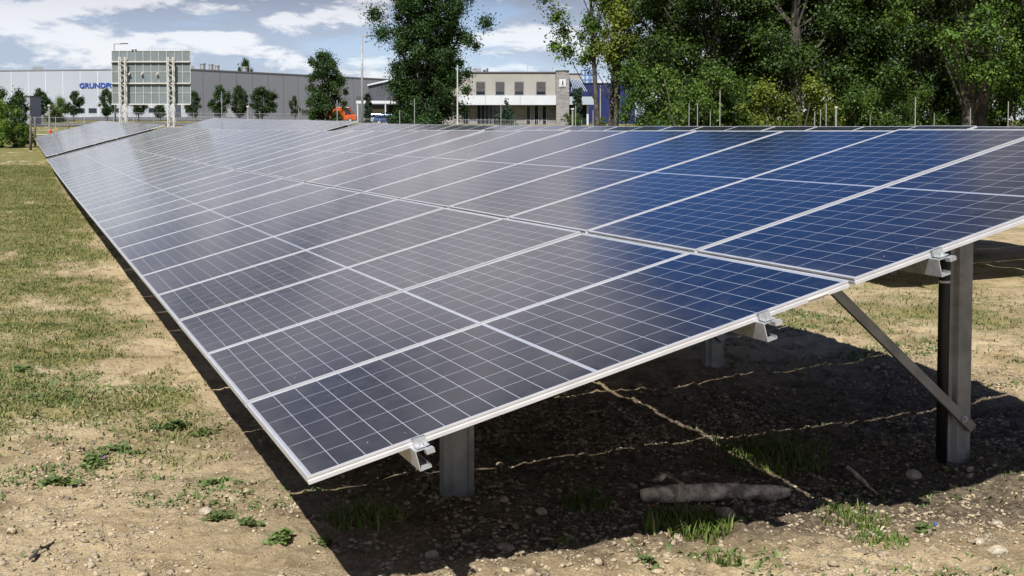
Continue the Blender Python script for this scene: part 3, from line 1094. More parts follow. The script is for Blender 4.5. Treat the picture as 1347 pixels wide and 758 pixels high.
mb = MB()
s = 4.6
while s < in2.length:
    wall_box(hallA, hallL, s, s + 0.11, hall_base, ztop - 0.1, 0.03, mb)
    s += 4.65
mb.build('wall_joint', M['seam'], wl)
mb = MB()
s = 5.0
while s < in1.length:
    wall_box(hallA, hallB, s, s + 0.2, hall_base, ztop - 0.1, 0.03, mb)
    s += 5.6
mb.build('wall_joint', M['seam_dark'], wd)
mb = MB()
wall_box(hallA, hallL, -0.1, in2.length, ztop - 0.03, ztop + 0.22, 0.12, mb)
mb.build('coping', M['seam_dark'], wl)
mb = MB()
wall_box(hallA, hallB, 0.3, in1.length, ztop - 0.05, ztop + 0.2, 0.12, mb)
mb.build('coping', M['seam_dark'], wd)
zb_ = hall_base + 0.6
for s0, s1 in ((17.0, 19.2), (20.2, 22.4), (23.6, 25.8), (26.8, 29.0), (31, 33.2), (37, 39.5), (41, 43.5), (8, 10)):
    w_ = wall_box(hallA, hallL, s0, s1, zb_ + 1.2, zb_ + 2.4, 0.06, MB()).build('window', M['roof_dark'], hall)
    wall_box(hallA, hallL, s0 + 0.12, s1 - 0.12, zb_ + 1.3, zb_ + 2.3, 0.08, MB()).build('pane', M['glass'], w_)
for s0, s1, h_ in ((1.6, 3.2, 4.2),):
    wall_box(hallA, hallL, s0, s1, zb_ - 0.3, zb_ + h_, 0.08, MB()).build('door', M['slate'], hall)
for s0, s1, z0_, z1_, mt_ in ((1.0, 2.6, -0.3, 3.6, 'slate'), (8.5, 11.0, -0.3, 3.8, 'slate'), (13.0, 16.0, -0.3, 2.4, 'white_panel'), (40, 47, 0.2, 2.4, 'red')):
    if mt_ == 'red':
        wall_box(hallA, hallB, s0, s1, zb_ + z0_ + 1, zb_ + z1_, 0.06, MB()).build('door', M['shutter'], hall)
    else:
        wall_box(hallA, hallB, s0, s1, zb_ + z0_, zb_ + z1_, 0.08, MB()).build('door', M[mt_], hall)
wall_box(hallA, hallB, 0.5, in1.length - 1, zb_ - 1.0, zb_ + 0.35, 0.10, MB()).build('plinth', M['white_panel'], hall)
# lettering
fc = bpy.data.curves.new('lettering', 'FONT')
fc.body = 'GRUNDFOS'
fc.extrude = 0.06
fc.offset = 0.026
fc.size = 1.0
fo = bpy.data.objects.new('lettering_source', fc)
C.objects.link(fo)
bpy.context.view_layer.update()
fm = bpy.data.meshes.new_from_object(fo.evaluated_get(bpy.context.evaluated_depsgraph_get()))
bpy.data.objects.remove(fo)
fm.name = 'lettering'
fm.materials.clear()
fm.materials.append(M['sign_blue'])
xs_ = [v_.co.x for v_ in fm.vertices]
ys_ = [v_.co.y for v_ in fm.vertices]
# text reads from left to right in the picture: along hallL -> hallA
dw = (hallA - hallL).normalized()


def s_at(P, Q, px):
    """metres along P->Q where photo column px crosses it"""
    a0 = Vector((CAM.x, CAM.y, 0))
    dr = ef + ez * ((px - 673.5) / F_PX)
    d = (Q - P).normalized()
    # P + d*s = a0 + dr*k
    det = d.x * (-dr.y) + dr.x * d.y
    rx, ry = a0.x - P.x, a0.y - P.y
    return (rx * (-dr.y) + dr.x * ry) / det


sa, sb = s_at(hallA, hallL, 106.5), s_at(hallA, hallL, 158)
Dm = 326
z0_, z1_ = zpx(116.5, Dm), zpx(109.5, Dm)
p0 = on_wall(hallA, hallL, sa, 0, 0.12) - o0
sx = (sa - sb) / (max(xs_) - min(xs_))
sz_ = (z1_ - z0_) / (max(ys_) - min(ys_))
nw = on_wall(hallA, hallL, 0, 0, 1) - hallA
for v_ in fm.vertices:
    x_, y_, e3 = v_.co
    pt = Vector((p0.x, p0.y, 0)) + dw * ((x_ - min(xs_)) * sx) + nw * e3
    v_.co = (pt.x, pt.y, z0_ - hall_base + (y_ - min(ys_)) * sz_)
link('lettering', fm, hall)


# roof gear
def roof_gear(px, D, wpx, top, name, mat, nside=0):
    q = vp(px, D)
    w_ = wpx * D / F_PX
    z0__, z1__ = ztop - 0.3, zpx(top, D)
    mb = MB()
    if nside:
        c_ = q - o0
        mb.tube([(c_.x, c_.y, z0__ - hall_base), (c_.x, c_.y, z1__ - hall_base)], w_ / 2, nside)
        mb.tube([(c_.x, c_.y, z1__ - hall_base + 0.02), (c_.x, c_.y, z1__ - hall_base + 0.35)], w_ / 2 * 1.15, nside)
    else:
        c_ = q - o0
        mb.box(c_.x - w_ / 2, c_.x + w_ / 2, c_.y, c_.y + 2, z0__ - hall_base, z1__ - hall_base)
        mb.box(c_.x - w_ / 2 + 0.3, c_.x + w_ / 2 - 0.3, c_.y + 0.2, c_.y + 1.8, z1__ - hall_base, z1__ - hall_base + 0.25)
    mb.build(name, mat, hall)


for px, D, w_, tp in ((268, 345, 7, 85.5), (279, 347, 6, 86.5), (287, 349, 6, 88)):
    roof_gear(px, D, w_, tp, 'roof_vent', M['galv'], 10)
roof_gear(323, 360, 8, 90, 'roof_vent', M['galv'], 10)
roof_gear(52, 345, 14, 89.5, 'rooflight', M['galv'])
roof_gear(255, 340, 5, 88, 'rooflight', M['galv'])
# grey gatehouse at left
q = at(33, 170)
bx0 = empty('gatehouse', q, 'small grey flat-roofed block behind the bushes at the left', 'building', None, -YAW)
h_ = zpx(127.5, 170) - q.z
MB().box(-0.9, 0.75, 0, 4, -0.3, h_).build('wall', M['wall_dark'], bx0)
MB().box(-1.0, 0.85, -0.1, 4.1, h_ + 0.003, h_ + 0.15).build('roof', M['roof_dark'], bx0)
MB().box(-0.4, 0.3, -0.04, 0.02, 0.6, 2.6).build('door', M['slate'], bx0)

# ------------------------------------------------------------------ billboard
D = 120
k_ = D / F_PX
q = at(199, D)
bb = empty('billboard', q, 'large billboard seen from behind on two white lattice legs', 'billboard', None, -YAW)


def lx(px):
    return (px - 199) * k_


def lz(py):
    return zpx(py, D) - q.z


MB().box(lx(148), lx(250.5), 0.35, 0.43, lz(136.5), lz(67.5)).build('board', M['board_back'], bb)
mb = MB()
for py in (67.3, 81.5, 95, 109.5, 122.5, 136.8):
    mb.box(lx(147.2), lx(251), 0.30, 0.352, lz(py) - 0.022, lz(py) + 0.022)
for i in range(11):
    px = 147.6 + i * 10.32
    mb.box(lx(px) - 0.02, lx(px) + 0.02, 0.296, 0.348, lz(136.8), lz(67.3))
mb.build('back_frame', M['white_steel'], bb)
mb = MB()
for py in (81.5, 109.8, 137.2):
    mb.box(lx(147), lx(251), 0.12, 0.293, lz(py) - 0.055, lz(py) + 0.055)
mb.build('rail', M['white_steel'], bb)
for xc in (163.8, 226.8):
    mb = MB()
    w_ = 0.26
    zz0, zz1 = -0.3, lz(75.5)
    for sx_ in (-w_, w_):
        for sy_ in (-0.42, 0.08):
            mb.box(lx(xc) + sx_ - 0.042, lx(xc) + sx_ + 0.042, sy_ - 0.042, sy_ + 0.042, zz0, zz1)
    z = 0.2
    kk = 0
    while z < zz1 - 0.5:
        s0 = -1 if kk % 2 else 1
        for sy_ in (-0.42, 0.08):
            mb.tube([(lx(xc) - w_ * s0, sy_, z), (lx(xc) + w_ * s0, sy_, z + 0.46)], 0.024, 5)
        for sx_ in (-w_, w_):
            mb.tube([(lx(xc) + sx_, -0.42 if kk % 2 else 0.08, z), (lx(xc) + sx_, 0.08 if kk % 2 else -0.42, z + 0.46)], 0.02, 5)
        z += 0.46
        kk += 1
    mb.build('leg', M['white_steel'], bb)
for px in (171, 187.5, 207.5):
    mb = MB()
    mb.tube([(lx(px), 0.29, lz(97)), (lx(px), 0.02, lz(98))], 0.1, 8)
    mb.tube([(lx(px), 0.29, lz(97)), (lx(px), 0.29, lz(94))], 0.03, 6)
    mb.build('floodlight', M['white_steel'], bb)
mb = MB()
mb.tube([(lx(177), 0.32, lz(67)), (lx(177), 0.32, lz(65.5))], 0.03, 6)
mb.box(lx(174), lx(176), 0.25, 0.45, lz(67), lz(65.4))
mb.box(lx(178.4), lx(180.2), 0.25, 0.45, lz(67), lz(65.2))
mb.build('fixing', M['roof_dark'], bb)


# ------------------------------------------------------------------ lamp posts
def lamp(px, top, D, arm, label, name='street_lamp', r_=0.09):
    q = at(px, D)
    root = empty(name, q, label, 'street lamp', None, -YAW)
    h_ = zpx(top, D) - q.z
    mb = MB()
    mb.tube([(0, 0, -0.3), (0, 0, h_ * 0.5), (0, 0, h_)], [r_ * 1.2, r_, r_ * 0.8], 10)
    mb.build('pole', M['grey_steel'], root, True)
    mb = MB()
    a_ = arm * D / F_PX
    mb.box(-r_ * 0.7, a_ * 0.55, -0.05, 0.05, h_ - 0.1, h_ + 0.02)
    mb.build('arm', M['grey_steel'], root)
    mb = MB()
    mb.box(a_ * 0.5, a_, -0.16, 0.16, h_ - 0.06, h_ + 0.06)
    mb.build('lamp_head', M['slate'], root)
    return root


lamp(477, 48, 140, 15, 'tall grey street lamp with one short arm left of the poplar', r_=0.12)
lamp(152.5, 58, 175, 18, 'street lamp whose arm pokes out above the billboard', r_=0.10)


def small_lamp(px, top, base_D, label):
    q = at(px, base_D)
    root = empty('path_lamp', q, label, 'path lamp', 'short path lamps with white caps')
    h_ = zpx(top, base_D) - q.z
    MB().tube([(0, 0, -0.2), (0, 0, h_)], 0.0007 * base_D, 8).build('pole', M['grey_steel'], root)
    mb = MB()
    w_ = 0.0013 * base_D
    mb.tube([(0, 0, h_ + 0.002), (0, 0, h_ + w_ * 0.3), (0, 0, h_ + w_), (0, 0, h_ + w_ * 1.2)], [w_ * 0.4, w_, w_, w_ * 0.3], 10)
    mb.build('lamp_head', M['white_steel'], root)


small_lamp(66, 140.5, 105, 'path lamp with white cap at the left, beside the red post')
small_lamp(327, 142, 120, 'path lamp with white cap below the three close trees')
small_lamp(965 - 212 + 0, 145, 150, 'path lamp with white cap before the brick tower')
small_lamp(1099, 143, 42, 'path lamp with white cap before the dark woods')

# ---- thin poles of the perimeter fence
gP = 'thin fence posts behind the solar tables'
poles = [(292.5, 121, 75), (342.5, 147, 90), (393.5, 141, 85), (428, 157, 90), (444, 132.5, 62), (545.5, 131, 66), (526, 146, 70), (659, 139, 75), (757, 140, 60), (780, 146, 60),
         (906, 137, 48), (917, 137, 42), (934, 147, 50), (946.5, 121, 38), (1071, 148, 45), (1078.5, 145, 48), (1086, 138, 40), (1144, 153, 55), (1203, 130, 36), (1228, 150, 50), (1275.5, 144, 44), (1325, 135, 38)]
lab = {946.5: 'tallest of the pale fence posts before the woods', 1203: 'tall fence post before the woods, right of the middle', 292.5: 'thin fence post before the three close trees',
       1325: 'fence post nearest the right edge of the photo'}
for px, top, D in poles:
    q = at(px, D)
    h_ = zpx(top, D) - q.z
    mb = MB()
    mb.tube([(0, 0, -0.2), (0, 0, h_)], 0.021 if D > 55 else 0.014, 7)
    mb.tube([(0, 0, h_ + 0.001), (0, 0, h_ + 0.03)], 0.026 if D > 55 else 0.018, 7)
    o = mb.build('fence_post', M['grey_steel'])
    o.location = q
    tag(o, lab.get(px, 'thin grey metal fence post rising behind the solar tables'), 'fence post', gP)
q = at(602, 70)
mb = MB()
h_ = zpx(86, 70) - q.z
mb.tube([(0, 0, -0.2), (0, 0, h_ * 0.6), (0, 0, h_)], [0.045, 0.04, 0.03], 8)
o = mb.build('mast', M['white_steel'])
o.location = q
tag(o, 'tall thin white mast in front of the poplar and the office', 'mast')
for px, top, D, lb in ((40.5, 152, 86, 'weathered wooden post beside the light green bush'), (46.5, 155, 96, 'dark wooden post just behind the bush end'), (90, 158, 110, 'short wooden post left of the far solar table')):
    q = at(px, D)
    h_ = zpx(top, D) - q.z
    mb = MB()
    mb.tube([(0, 0, -0.3), (0.02, 0, h_ * 0.5), (0.03, 0.01, h_)], [0.085, 0.08, 0.07], 9)
    o = mb.build('wooden_post', M['wood_post'], None, True)
    o.location = q
    tag(o, lb, 'post')
q = at(67, 104)
rp = empty('marker_post', q, 'short red and white marker post beside the path at the left', 'marker post')
mb = MB()
mb.tube([(0, 0, -0.1), (0, 0, 0.75)], 0.09, 10)
mb.build('base', M['red'], rp)
mb = MB()
mb.tube([(0, 0, 0.752), (0, 0, 1.0), (0, 0, 1.1)], [0.115, 0.115, 0.05], 10)
mb.build('cap', M['red'], rp)
MB().tube([(0, 0, 0.4), (0, 0, 0.52)], 0.094, 10).build('band', M['white_steel'], rp)


# ---- low metal fences
def fence(pxa, pxb, D, h, label, step=2.6):
    P, Q = at(pxa, D), at(pxb, D)
    root = empty('metal_fence', P, label, 'fence')
    L = (Q - P).length
    n = max(2, int(L / step))
    wires = MB()
    rails = MB()
    for i in range(n + 1):
        p_ = P.lerp(Q, i / n)
        p_.z = float(g_base(p_.x, p_.y))
        d_ = p_ - P
        MB().box(d_.x - 0.035, d_.x + 0.035, d_.y - 0.035, d_.y + 0.035, d_.z - 0.3, d_.z + h + 0.05).build('post', M['galv'], root)
        if i < n:
            p2 = P.lerp(Q, (i + 1) / n)
            p2.z = float(g_base(p2.x, p2.y))
            e2 = p2 - P
            for zz in (0.12, h * 0.5, h - 0.03):
                rails.tube([d_ + Vector((0, 0.04, zz)), e2 + Vector((0, 0.04, zz))], 0.022, 5)
            for kx in range(1, 13):
                c2 = d_.lerp(e2, kx / 13)
                wires.tube([c2 + Vector((0, 0.055, 0.05)), c2 + Vector((0, 0.055, h))], 0.011, 4)
    rails.build('rail', M['galv'], root)
    wires.build('mesh_panel', M['galv'], root)


fence(36, 150, 140, 1.55, 'low galvanised mesh fence along the road at the left')
fence(150, 440, 172, 1.6, 'galvanised mesh fence running below the billboard and the three close trees')
fence(470, 765, 165, 1.1, 'low metal railing in front of the office building')

# ------------------------------------------------------------------ office building
D = 200
k_ = D / F_PX
q = at(680, D)
zq = q.z
off = empty('office_building', q, 'two-storey beige office block with white fascia band and grey brick tower', 'office building', None, -YAW)


def ox(px):
    return (px - 680) * k_


def oz(py):
    return zpx(py, D) - zq


zb_ = -0.6
MB().box(ox(580), ox(730.8), 0, 14, oz(126.5), oz(96.5)).build('upper_wall', M['beige'], off)
rf = MB().box(ox(579), ox(731), -0.15, 14, oz(96.5) + 0.003, oz(94.7)).build('roof', M['roof_dark'], off)
MB().box(ox(580), ox(730.8), 0.9, 13.5, zb_, oz(126.7)).build('lower_wall', M['brick'], off)
mb = MB()
for a_, b_ in ((603.5, 639), (639.3, 684), (684.3, 731)):
    mb.box(ox(a_), ox(b_), -1.1, 1.0, oz(138.3), oz(125.9))
mb.build('fascia', M['white_panel'], off)
for x0_, x1_ in ((626, 638.5), (651.5, 664), (676.5, 689), (705, 718)):
    w_ = MB().box(ox(x0_), ox(x1_), -0.05, 0.1, oz(125.2), oz(107.5)).build('window', M['seam_dark'], off)
    MB().box(ox(x0_ + 0.7), ox(x1_ - 0.7), -0.06, 0.0, oz(124.6), oz(111.5)).build('pane', M['glass'], w_)
    mb = MB()
    zt_ = oz(108.2)
    while zt_ > oz(121):
        mb.box(ox(x0_ + 0.8), ox(x1_ - 0.8), -0.095, -0.065, zt_ - 0.17, zt_)
        zt_ -= 0.21
    mb.build('shutter', M['shutter'], w_)
for x0_, x1_ in ((609, 616), (627.5, 659)):
    w_ = MB().box(ox(x0_), ox(x1_), 0.72, 0.95, zb_, oz(138.5)).build('glazing', M['glass'], off)
    mb = MB()
    n = max(2, int((x1_ - x0_) / 5))
    for i in range(n + 1):
        xx = ox(x0_) + (ox(x1_) - ox(x0_)) * i / n
        mb.box(xx - 0.05, xx + 0.05, 0.66, 0.716, zb_, oz(138.5))
    mb.build('frame', M['seam_dark'], w_)
for x0_ in (692, 702.5, 713):
    w_ = MB().box(ox(x0_), ox(x0_ + 6.2), 0.78, 0.95, zb_, oz(139)).build('window', M['seam'], off)
    MB().box(ox(x0_ + 0.5), ox(x0_ + 5.7), 0.74, 0.83, zb_ + 0.05, oz(139.4)).build('pane', M['glass'], w_)
MB().box(ox(731.2), ox(748), -1.3, 9, zb_, oz(94.2)).build('tower', M['brick'], off)
MB().box(ox(731), ox(748.2), -1.4, 9.1, oz(94.2) + 0.003, oz(93.3)).build('coping', M['roof_dark'], off)
sg = MB().box(ox(735), ox(743.6), -1.45, -1.305, oz(115.2), oz(104.8)).build('wall_sign', M['white_panel'], off)
mb = MB()
prof = [(738.7, 112.2), (740.4, 112.2), (740.6, 109.8), (740.2, 108.8), (740.4, 107.4), (739.8, 106.6), (739.0, 106.6), (738.9, 107.6), (739.2, 108.4), (738.6, 109.4)]
mb.prism([(ox(a_), oz(b_)) for a_, b_ in prof], -1.475, -1.452, 'y')
for a_, b_ in ((737.0, 738.2), (738.5, 739.6), (739.9, 741.0), (741.3, 742.2)):
    mb.box(ox(a_), ox(b_), -1.475, -1.452, oz(114.2), oz(113.3))
mb.build('sign_mark', M['black'], sg)
# right wing with blue lean-to roof and pale band
MB().box(ox(748.3), ox(767), 3.0, 13, zb_, oz(97)).build('wing_wall', M['beige'], off)
MB().box(ox(748.3), ox(767.3), 2.9, 13.1, oz(97) + 0.003, oz(95.6)).build('coping', M['roof_dark'], off)
mb = MB()
vs = [(ox(748.3), 2.9, oz(103.8)), (ox(763), 2.9, oz(104.2)), (ox(772), -0.8, oz(121)), (ox(748.3), -0.8, oz(121))]
vs += [(a_, b_, c_ - 0.25) for a_, b_, c_ in vs]
mb.add(vs, [(0, 1, 2, 3), (7, 6, 5, 4), (0, 4, 5, 1), (1, 5, 6, 2), (2, 6, 7, 3), (3, 7, 4, 0)])
rb = mb.build('canopy_roof', M['blue_roof'], off)
mb = MB()
for i in range(9):
    f = i / 8
    a_ = Vector((ox(749 + 13.5 * f), 2.9, oz(103.8) + 0.06))
    b2 = Vector((ox(749 + 22.5 * f), -0.8, oz(121) + 0.06))
    mb.tube([a_, b2], 0.07, 5)
mb.build('seam', M['grey_panel'], rb)
MB().box(ox(748.4), ox(783), -1.2, 2.0, oz(138), oz(127.5)).build('side_fascia', M['grey_panel'], off)
MB().box(ox(748.4), ox(771.5), 0.5, 3, zb_, oz(138.1)).build('shop_glazing', M['glass'], off)
MB().box(ox(771.6), ox(774), 0.0, 1.4, zb_, oz(138.1)).build('pier', M['white_panel'], off)
# roof units
for a_, b_, tp in ((623.6, 628, 89), (628.6, 632, 88.6), (635, 638.4, 91), (639.4, 641.6, 89)):
    MB().box(ox(a_), ox(b_), 3, 5, oz(94.7) + 0.003, oz(tp)).build('roof_unit', M['galv'] if a_ < 630 else M['slate'], rf)
MB().tube([(ox(694.5), 4, oz(94.7)), (ox(694.5), 4, oz(85))], 0.03, 6).build('aerial', M['grey_steel'], rf)

# blue building behind
D2 = 214
q2 = at(790, D2)
bl = empty('blue_building', q2, 'dark blue metal-clad shed with blue roof railings beside the office', 'building', None, -YAW)
k2 = D2 / F_PX


def wx(px):
    return (px - 790) * k2


def wz(py):
    return zpx(py, D2) - q2.z


MB().box(wx(766), wx(835), 0, 20, -0.6, wz(110.5)).build('wall', M['blue_wall'], bl)
mb = MB()
for i in range(23):
    mb.box(wx(767 + 3 * i), wx(767.9 + 3 * i), -0.07, -0.003, -0.5, wz(111.5))
mb.build('cladding_rib', M['blue_wall'], bl)
MB().box(wx(765.5), wx(836), -0.15, 20.2, wz(110.5) + 0.003, wz(109.3)).build('coping', M['blue_roof'], bl)
MB().box(wx(788.6), wx(790), -0.35, -0.08, -0.3, wz(113)).build('downpipe', M['grey_steel'], bl)
mb = MB()
for py in (104.5, 98, 91.5):
    mb.tube([(wx(766), 2, wz(py)), (wx(786), 2, wz(py))], 0.05, 5)
    mb.tube([(wx(766), 5, wz(py)), (wx(786), 5, wz(py))], 0.05, 5)
for px in (766, 771, 776.5, 778.5, 786):
    mb.tube([(wx(px), 2, wz(110)), (wx(px), 2, wz(91.5))], 0.05, 5)
    mb.tube([(wx(px), 5, wz(110)), (wx(px), 5, wz(91.5))], 0.05, 5)
mb.build('roof_railing', M['blue_steel'], bl)
MB().box(wx(780), wx(800), 6, 14, wz(110), wz(104.5)).build('rooflight', M['white_panel'], bl)

# dark entrance block left of the poplar
D3 = 215
q3 = at(520, D3)
en = empty('entrance_building', q3, 'dark slate entrance block with white sloping roof edge left of the poplar', 'building', None, -YAW)
k3 = D3 / F_PX


def nx_(px):
    return (px - 520) * k3


def nz(py):
    return zpx(py, D3) - q3.z


mb = MB()
mb.prism([(nx_(485), -0.6), (nx_(575), -0.6), (nx_(575), nz(97)), (nx_(512), nz(105.5)), (nx_(485), nz(111.5))], 0, 16, 'y')
mb.build('wall', M['slate'], en)
mb = MB()
mb.prism([(nx_(484), nz(113.3)), (nx_(484), nz(111.4)), (nx_(512), nz(105.2)), (nx_(576), nz(96.6)), (nx_(576), nz(98.4)), (nx_(512), nz(107.2))], -0.4, -0.003, 'y')
mb.build('roof_edge', M['white_panel'], en)
MB().box(nx_(472), nx_(575), -3.2, -0.5, nz(137), nz(133.2)).build('canopy', M['white_panel'], en)
MB().box(nx_(472), nx_(484.5), -3, 8, nz(133.2) + 0.003, nz(127.5)).build('parapet', M['slate'], en)
MB().box(nx_(489), nx_(508), -0.35, -0.003, -0.5, nz(143.5)).build('gate', M['gravelpath'], en)
MB().box(nx_(512), nx_(540), -0.3, -0.003, -0.5, nz(138)).build('glazing', M['glass'], en)
for px in (473, 488, 509):
    MB().box(nx_(px), nx_(px + 1.4), -3.1, -2.9, -0.5, nz(137) - 0.003).build('column', M['white_panel'], en)


# ------------------------------------------------------------------ vehicles (mostly hidden)
def car(px, D, mat, label, name='parked_car', L=4.3, H=1.45, van=False):
    q = at(px, D)
    root = empty(name, q, label, 'van' if van else 'car', None, -YAW)
    mb = MB()
    if van:
        prof = [(-L / 2, 0.35), (L / 2, 0.35), (L / 2, 1.0), (L / 2 - 0.5, 1.2), (L / 2 - 1.1, H), (-L / 2 + 0.05, H), (-L / 2, H - 0.2)]
    else:
        prof = [(-L / 2, 0.35), (L / 2, 0.35), (L / 2, 0.72), (L / 2 - 0.9, 0.9), (L / 2 - 1.5, H), (-L / 2 + 0.9, H), (-L / 2 + 0.15, 0.95), (-L / 2, 0.8)]
    mb.prism(prof, -0.85, 0.85, 'y')
    o = mb.build('body', mat, root)
    bv = o.modifiers.new('bevel', 'BEVEL')
    bv.width = 0.07
    bv.segments = 2
    for sx_ in (-L * 0.31, L * 0.31):
        for sy_ in (-0.86, 0.66):
            w_ = MB().tube([(sx_, sy_, 0.33), (sx_, sy_ + 0.2, 0.33)], 0.33, 16).build('wheel', M['tyre'], root)
            MB().tube([(sx_, sy_ - 0.006 if sy_ < 0 else sy_ + 0.2, 0.33), (sx_, sy_ + 0.004 if sy_ < 0 else sy_ + 0.206, 0.33)], 0.2, 12).build('rim', M['galv_bright'], w_)
    for s_ in (-1, 1):
        y_ = 0.853 * s_
        if van:
            MB().prism([(L / 2 - 1.75, 1.22), (L / 2 - 0.62, 1.22), (L / 2 - 1.15, H - 0.12), (L / 2 - 1.75, H - 0.12)], min(y_, y_ + 0.008 * s_), max(y_, y_ + 0.008 * s_), 'y').build('window', M['glass'], root)
        else:
            MB().prism([(-L / 2 + 0.5, 0.95), (L / 2 - 1.05, 0.95), (L / 2 - 1.55, H - 0.1), (-L / 2 + 0.95, H - 0.1)], min(y_, y_ + 0.008 * s_), max(y_, y_ + 0.008 * s_), 'y').build('window', M['glass'], root)
    return root


car(449, 212, M['orange'], 'orange van half hidden behind the bushy tree', 'orange_van', 5.0, 2.4, True)
car(512, 190, M['car_blue'], 'dark blue car parked behind the railing under the poplar')
car(497, 196, M['car_silver'], 'silver car parked before the dark entrance block')

# ------------------------------------------------------------------ foreground bits


def from_px(px, py):
    """point on the near ground seen at photo pixel (px, py)"""
    d = ef + ez * ((px - 673.5) / F_PX) + Vector((0, 0, -(py - HOR) / F_PX))
    z = 0.0
    for _ in range(12):
        k = (z - CAM.z) / d.z
        x_, y_ = CAM.x + d.x * k, CAM.y + d.y * k
        z = float(ground_z(x_, y_))
    return Vector((x_, y_, z))


# log
pa, pb_ = from_px(848, 672), from_px(1040, 661)
dl = pb_ - pa
dl.z = 0
Ln = dl.length
mb = MB()
nseg, nr = 40, 18
vs, fs = [], []
dirn = dl.normalized()
sd_ = Vector((-dirn.y, dirn.x, 0))
for i in range(nseg + 1):
    f = i / nseg
    c_ = pa + dirn * (Ln * f) + sd_ * (0.012 * math.sin(5 * f))
    gz = float(ground_z(c_.x, c_.y))
    r0 = (0.044 - 0.006 * f) * (0.62 + 0.38 * min(1, f * 14)) * (0.55 + 0.45 * min(1, (1 - f) * 12))
    c_.z = pa.z * (1 - f) + pb_.z * f + 0.036
    for k in range(nr):
        a = 2 * math.pi * k / nr
        rr = r0 * (1 + 0.16 * (float(vnoise(np.array([f * 60.0]), np.array([a * 4.0]), 78)[0]) - 0.5) + 0.34 * (float(fbm(np.array([f * 16.0]), np.array([a * 1.6]), 77, 3)[0]) - 0.5) + 0.10 * math.sin(a * 3 + f * 7))
        vs.append(c_ + sd_ * (rr * math.cos(a)) + Vector((0, 0, rr * math.sin(a))))
for i in range(nseg):
    for k in range(nr):
        fs.append((i * nr + k, i * nr + (k + 1) % nr, (i + 1) * nr + (k + 1) % nr, (i + 1) * nr + k))
fs += [tuple(range(nr)), tuple(range(nseg * nr, nseg * nr + nr))]
mb.add(vs, fs)
o = mb.build('log', M['log'], None, True)
tag(o, 'weathered grey log lying on the soil in the shade of the solar table', 'log')


def twig(pts_px, rad, mat, label, cat, lift=0.015, name='twig'):
    pts = []
    for i, a_ in enumerate(pts_px):
        p_ = from_px(*a_)
        p_.z += lift + 0.008 * math.sin(i * 2)
        pts.append(p_)
    fine = []
    for i in range(len(pts) - 1):
        for k in range(4):
            fine.append(pts[i].lerp(pts[i + 1], k / 4) + Vector((random.gauss(0, 0.004), random.gauss(0, 0.004), random.gauss(0, 0.002))))
    fine.append(pts[-1])
    n = len(fine)
    mb = MB()
    mb.tube(fine, [rad * (1 - 0.5 * abs(2 * i / (n - 1) - 0.7)) for i in range(n)], 7)
    tag(mb.build(name, mat, None, True), label, cat)


twig([(860, 676), (874, 682), (886, 679), (898, 672)], 0.011, M['root'], 'reddish bent twig below the left end of the log', 'twig')
twig([(862, 643), (880, 640), (902, 646)], 0.018, M['log'], 'short brown stick behind the left end of the log', 'stick', 0.02, 'stick')
twig([(1120, 632), (1140, 643), (1160, 656)], 0.013, M['log'], 'pale straight stick at the shadow edge before the rear post', 'stick', 0.015, 'stick')
twig([(1164, 720), (1168, 706), (1171, 696)], 0.007, M['log'], 'thin curved twig among weeds at lower right', 'twig')
twig([(30, 748), (45, 735), (62, 722)], 0.010, M['bark'], 'dark twig on bare soil at the lower left corner', 'twig')

# rocks: one mesh of little stones, plus a few large ones
ICO_V = []
ph = (1 + 5 ** 0.5) / 2
for a_, b_ in ((1, ph), (-1, ph), (1, -ph), (-1, -ph)):
    ICO_V += [(0, a_, b_), (a_, b_, 0), (b_, 0, a_)]
ICO_V = np.array(ICO_V) / math.sqrt(1 + ph * ph)
import bmesh
bm = bmesh.new()
for v_ in ICO_V:
    bm.verts.new(v_)
bmesh.ops.convex_hull(bm, input=bm.verts)
bm.verts.index_update()
ICO_F = np.array([[v_.index for v_ in f_.verts] for f_ in bm.faces])
ICO_V = np.array([v_.co[:] for v_ in bm.verts])
bm.free()


def scatter_rocks(P, S, mat, seed, name):
    r_ = np.random.default_rng(seed)
    n = len(P)
    base = ICO_V[None] * (0.55 + 0.75 * r_.random((n, 12, 1)))
    sc_ = S[:, None, None] * np.stack([0.8 + 0.7 * r_.random(n), 0.8 + 0.5 * r_.random(n), 0.5 + 0.4 * r_.random(n)], -1)[:, None, :]
    a = r_.random(n) * 6.283
    V = base * sc_
    x_ = V[..., 0] * np.cos(a)[:, None] - V[..., 1] * np.sin(a)[:, None]
    y_ = V[..., 0] * np.sin(a)[:, None] + V[..., 1] * np.cos(a)[:, None]
    V = np.stack([x_, y_, V[..., 2]], -1) + P[:, None, :]
    F_ = (ICO_F[None] + 12 * np.arange(n)[:, None, None]).reshape(-1, 3)
    return mesh_np(name, V.reshape(-1, 3), F_, mat)


def rand_pts(n, x0, x1, y0, y1, keep, seed):
    r_ = np.random.default_rng(seed)
    x_ = x0 + (x1 - x0) * r_.random(n)
    y_ = y0 + (y1 - y0) * r_.random(n)
    k = keep(x_, y_) > r_.random(n)
    return x_[k], y_[k]


def stone_density(x_, y_):
    d = 0.50 + 0.50 * sstep(-0.3, 0.8, x_) * (1 - sstep(2.0, 4.0, y_))
    return d * (0.25 + 1.1 * sstep(0.42, 0.62, fbm(x_ * 1.7, y_ * 1.7, 91, 3)))


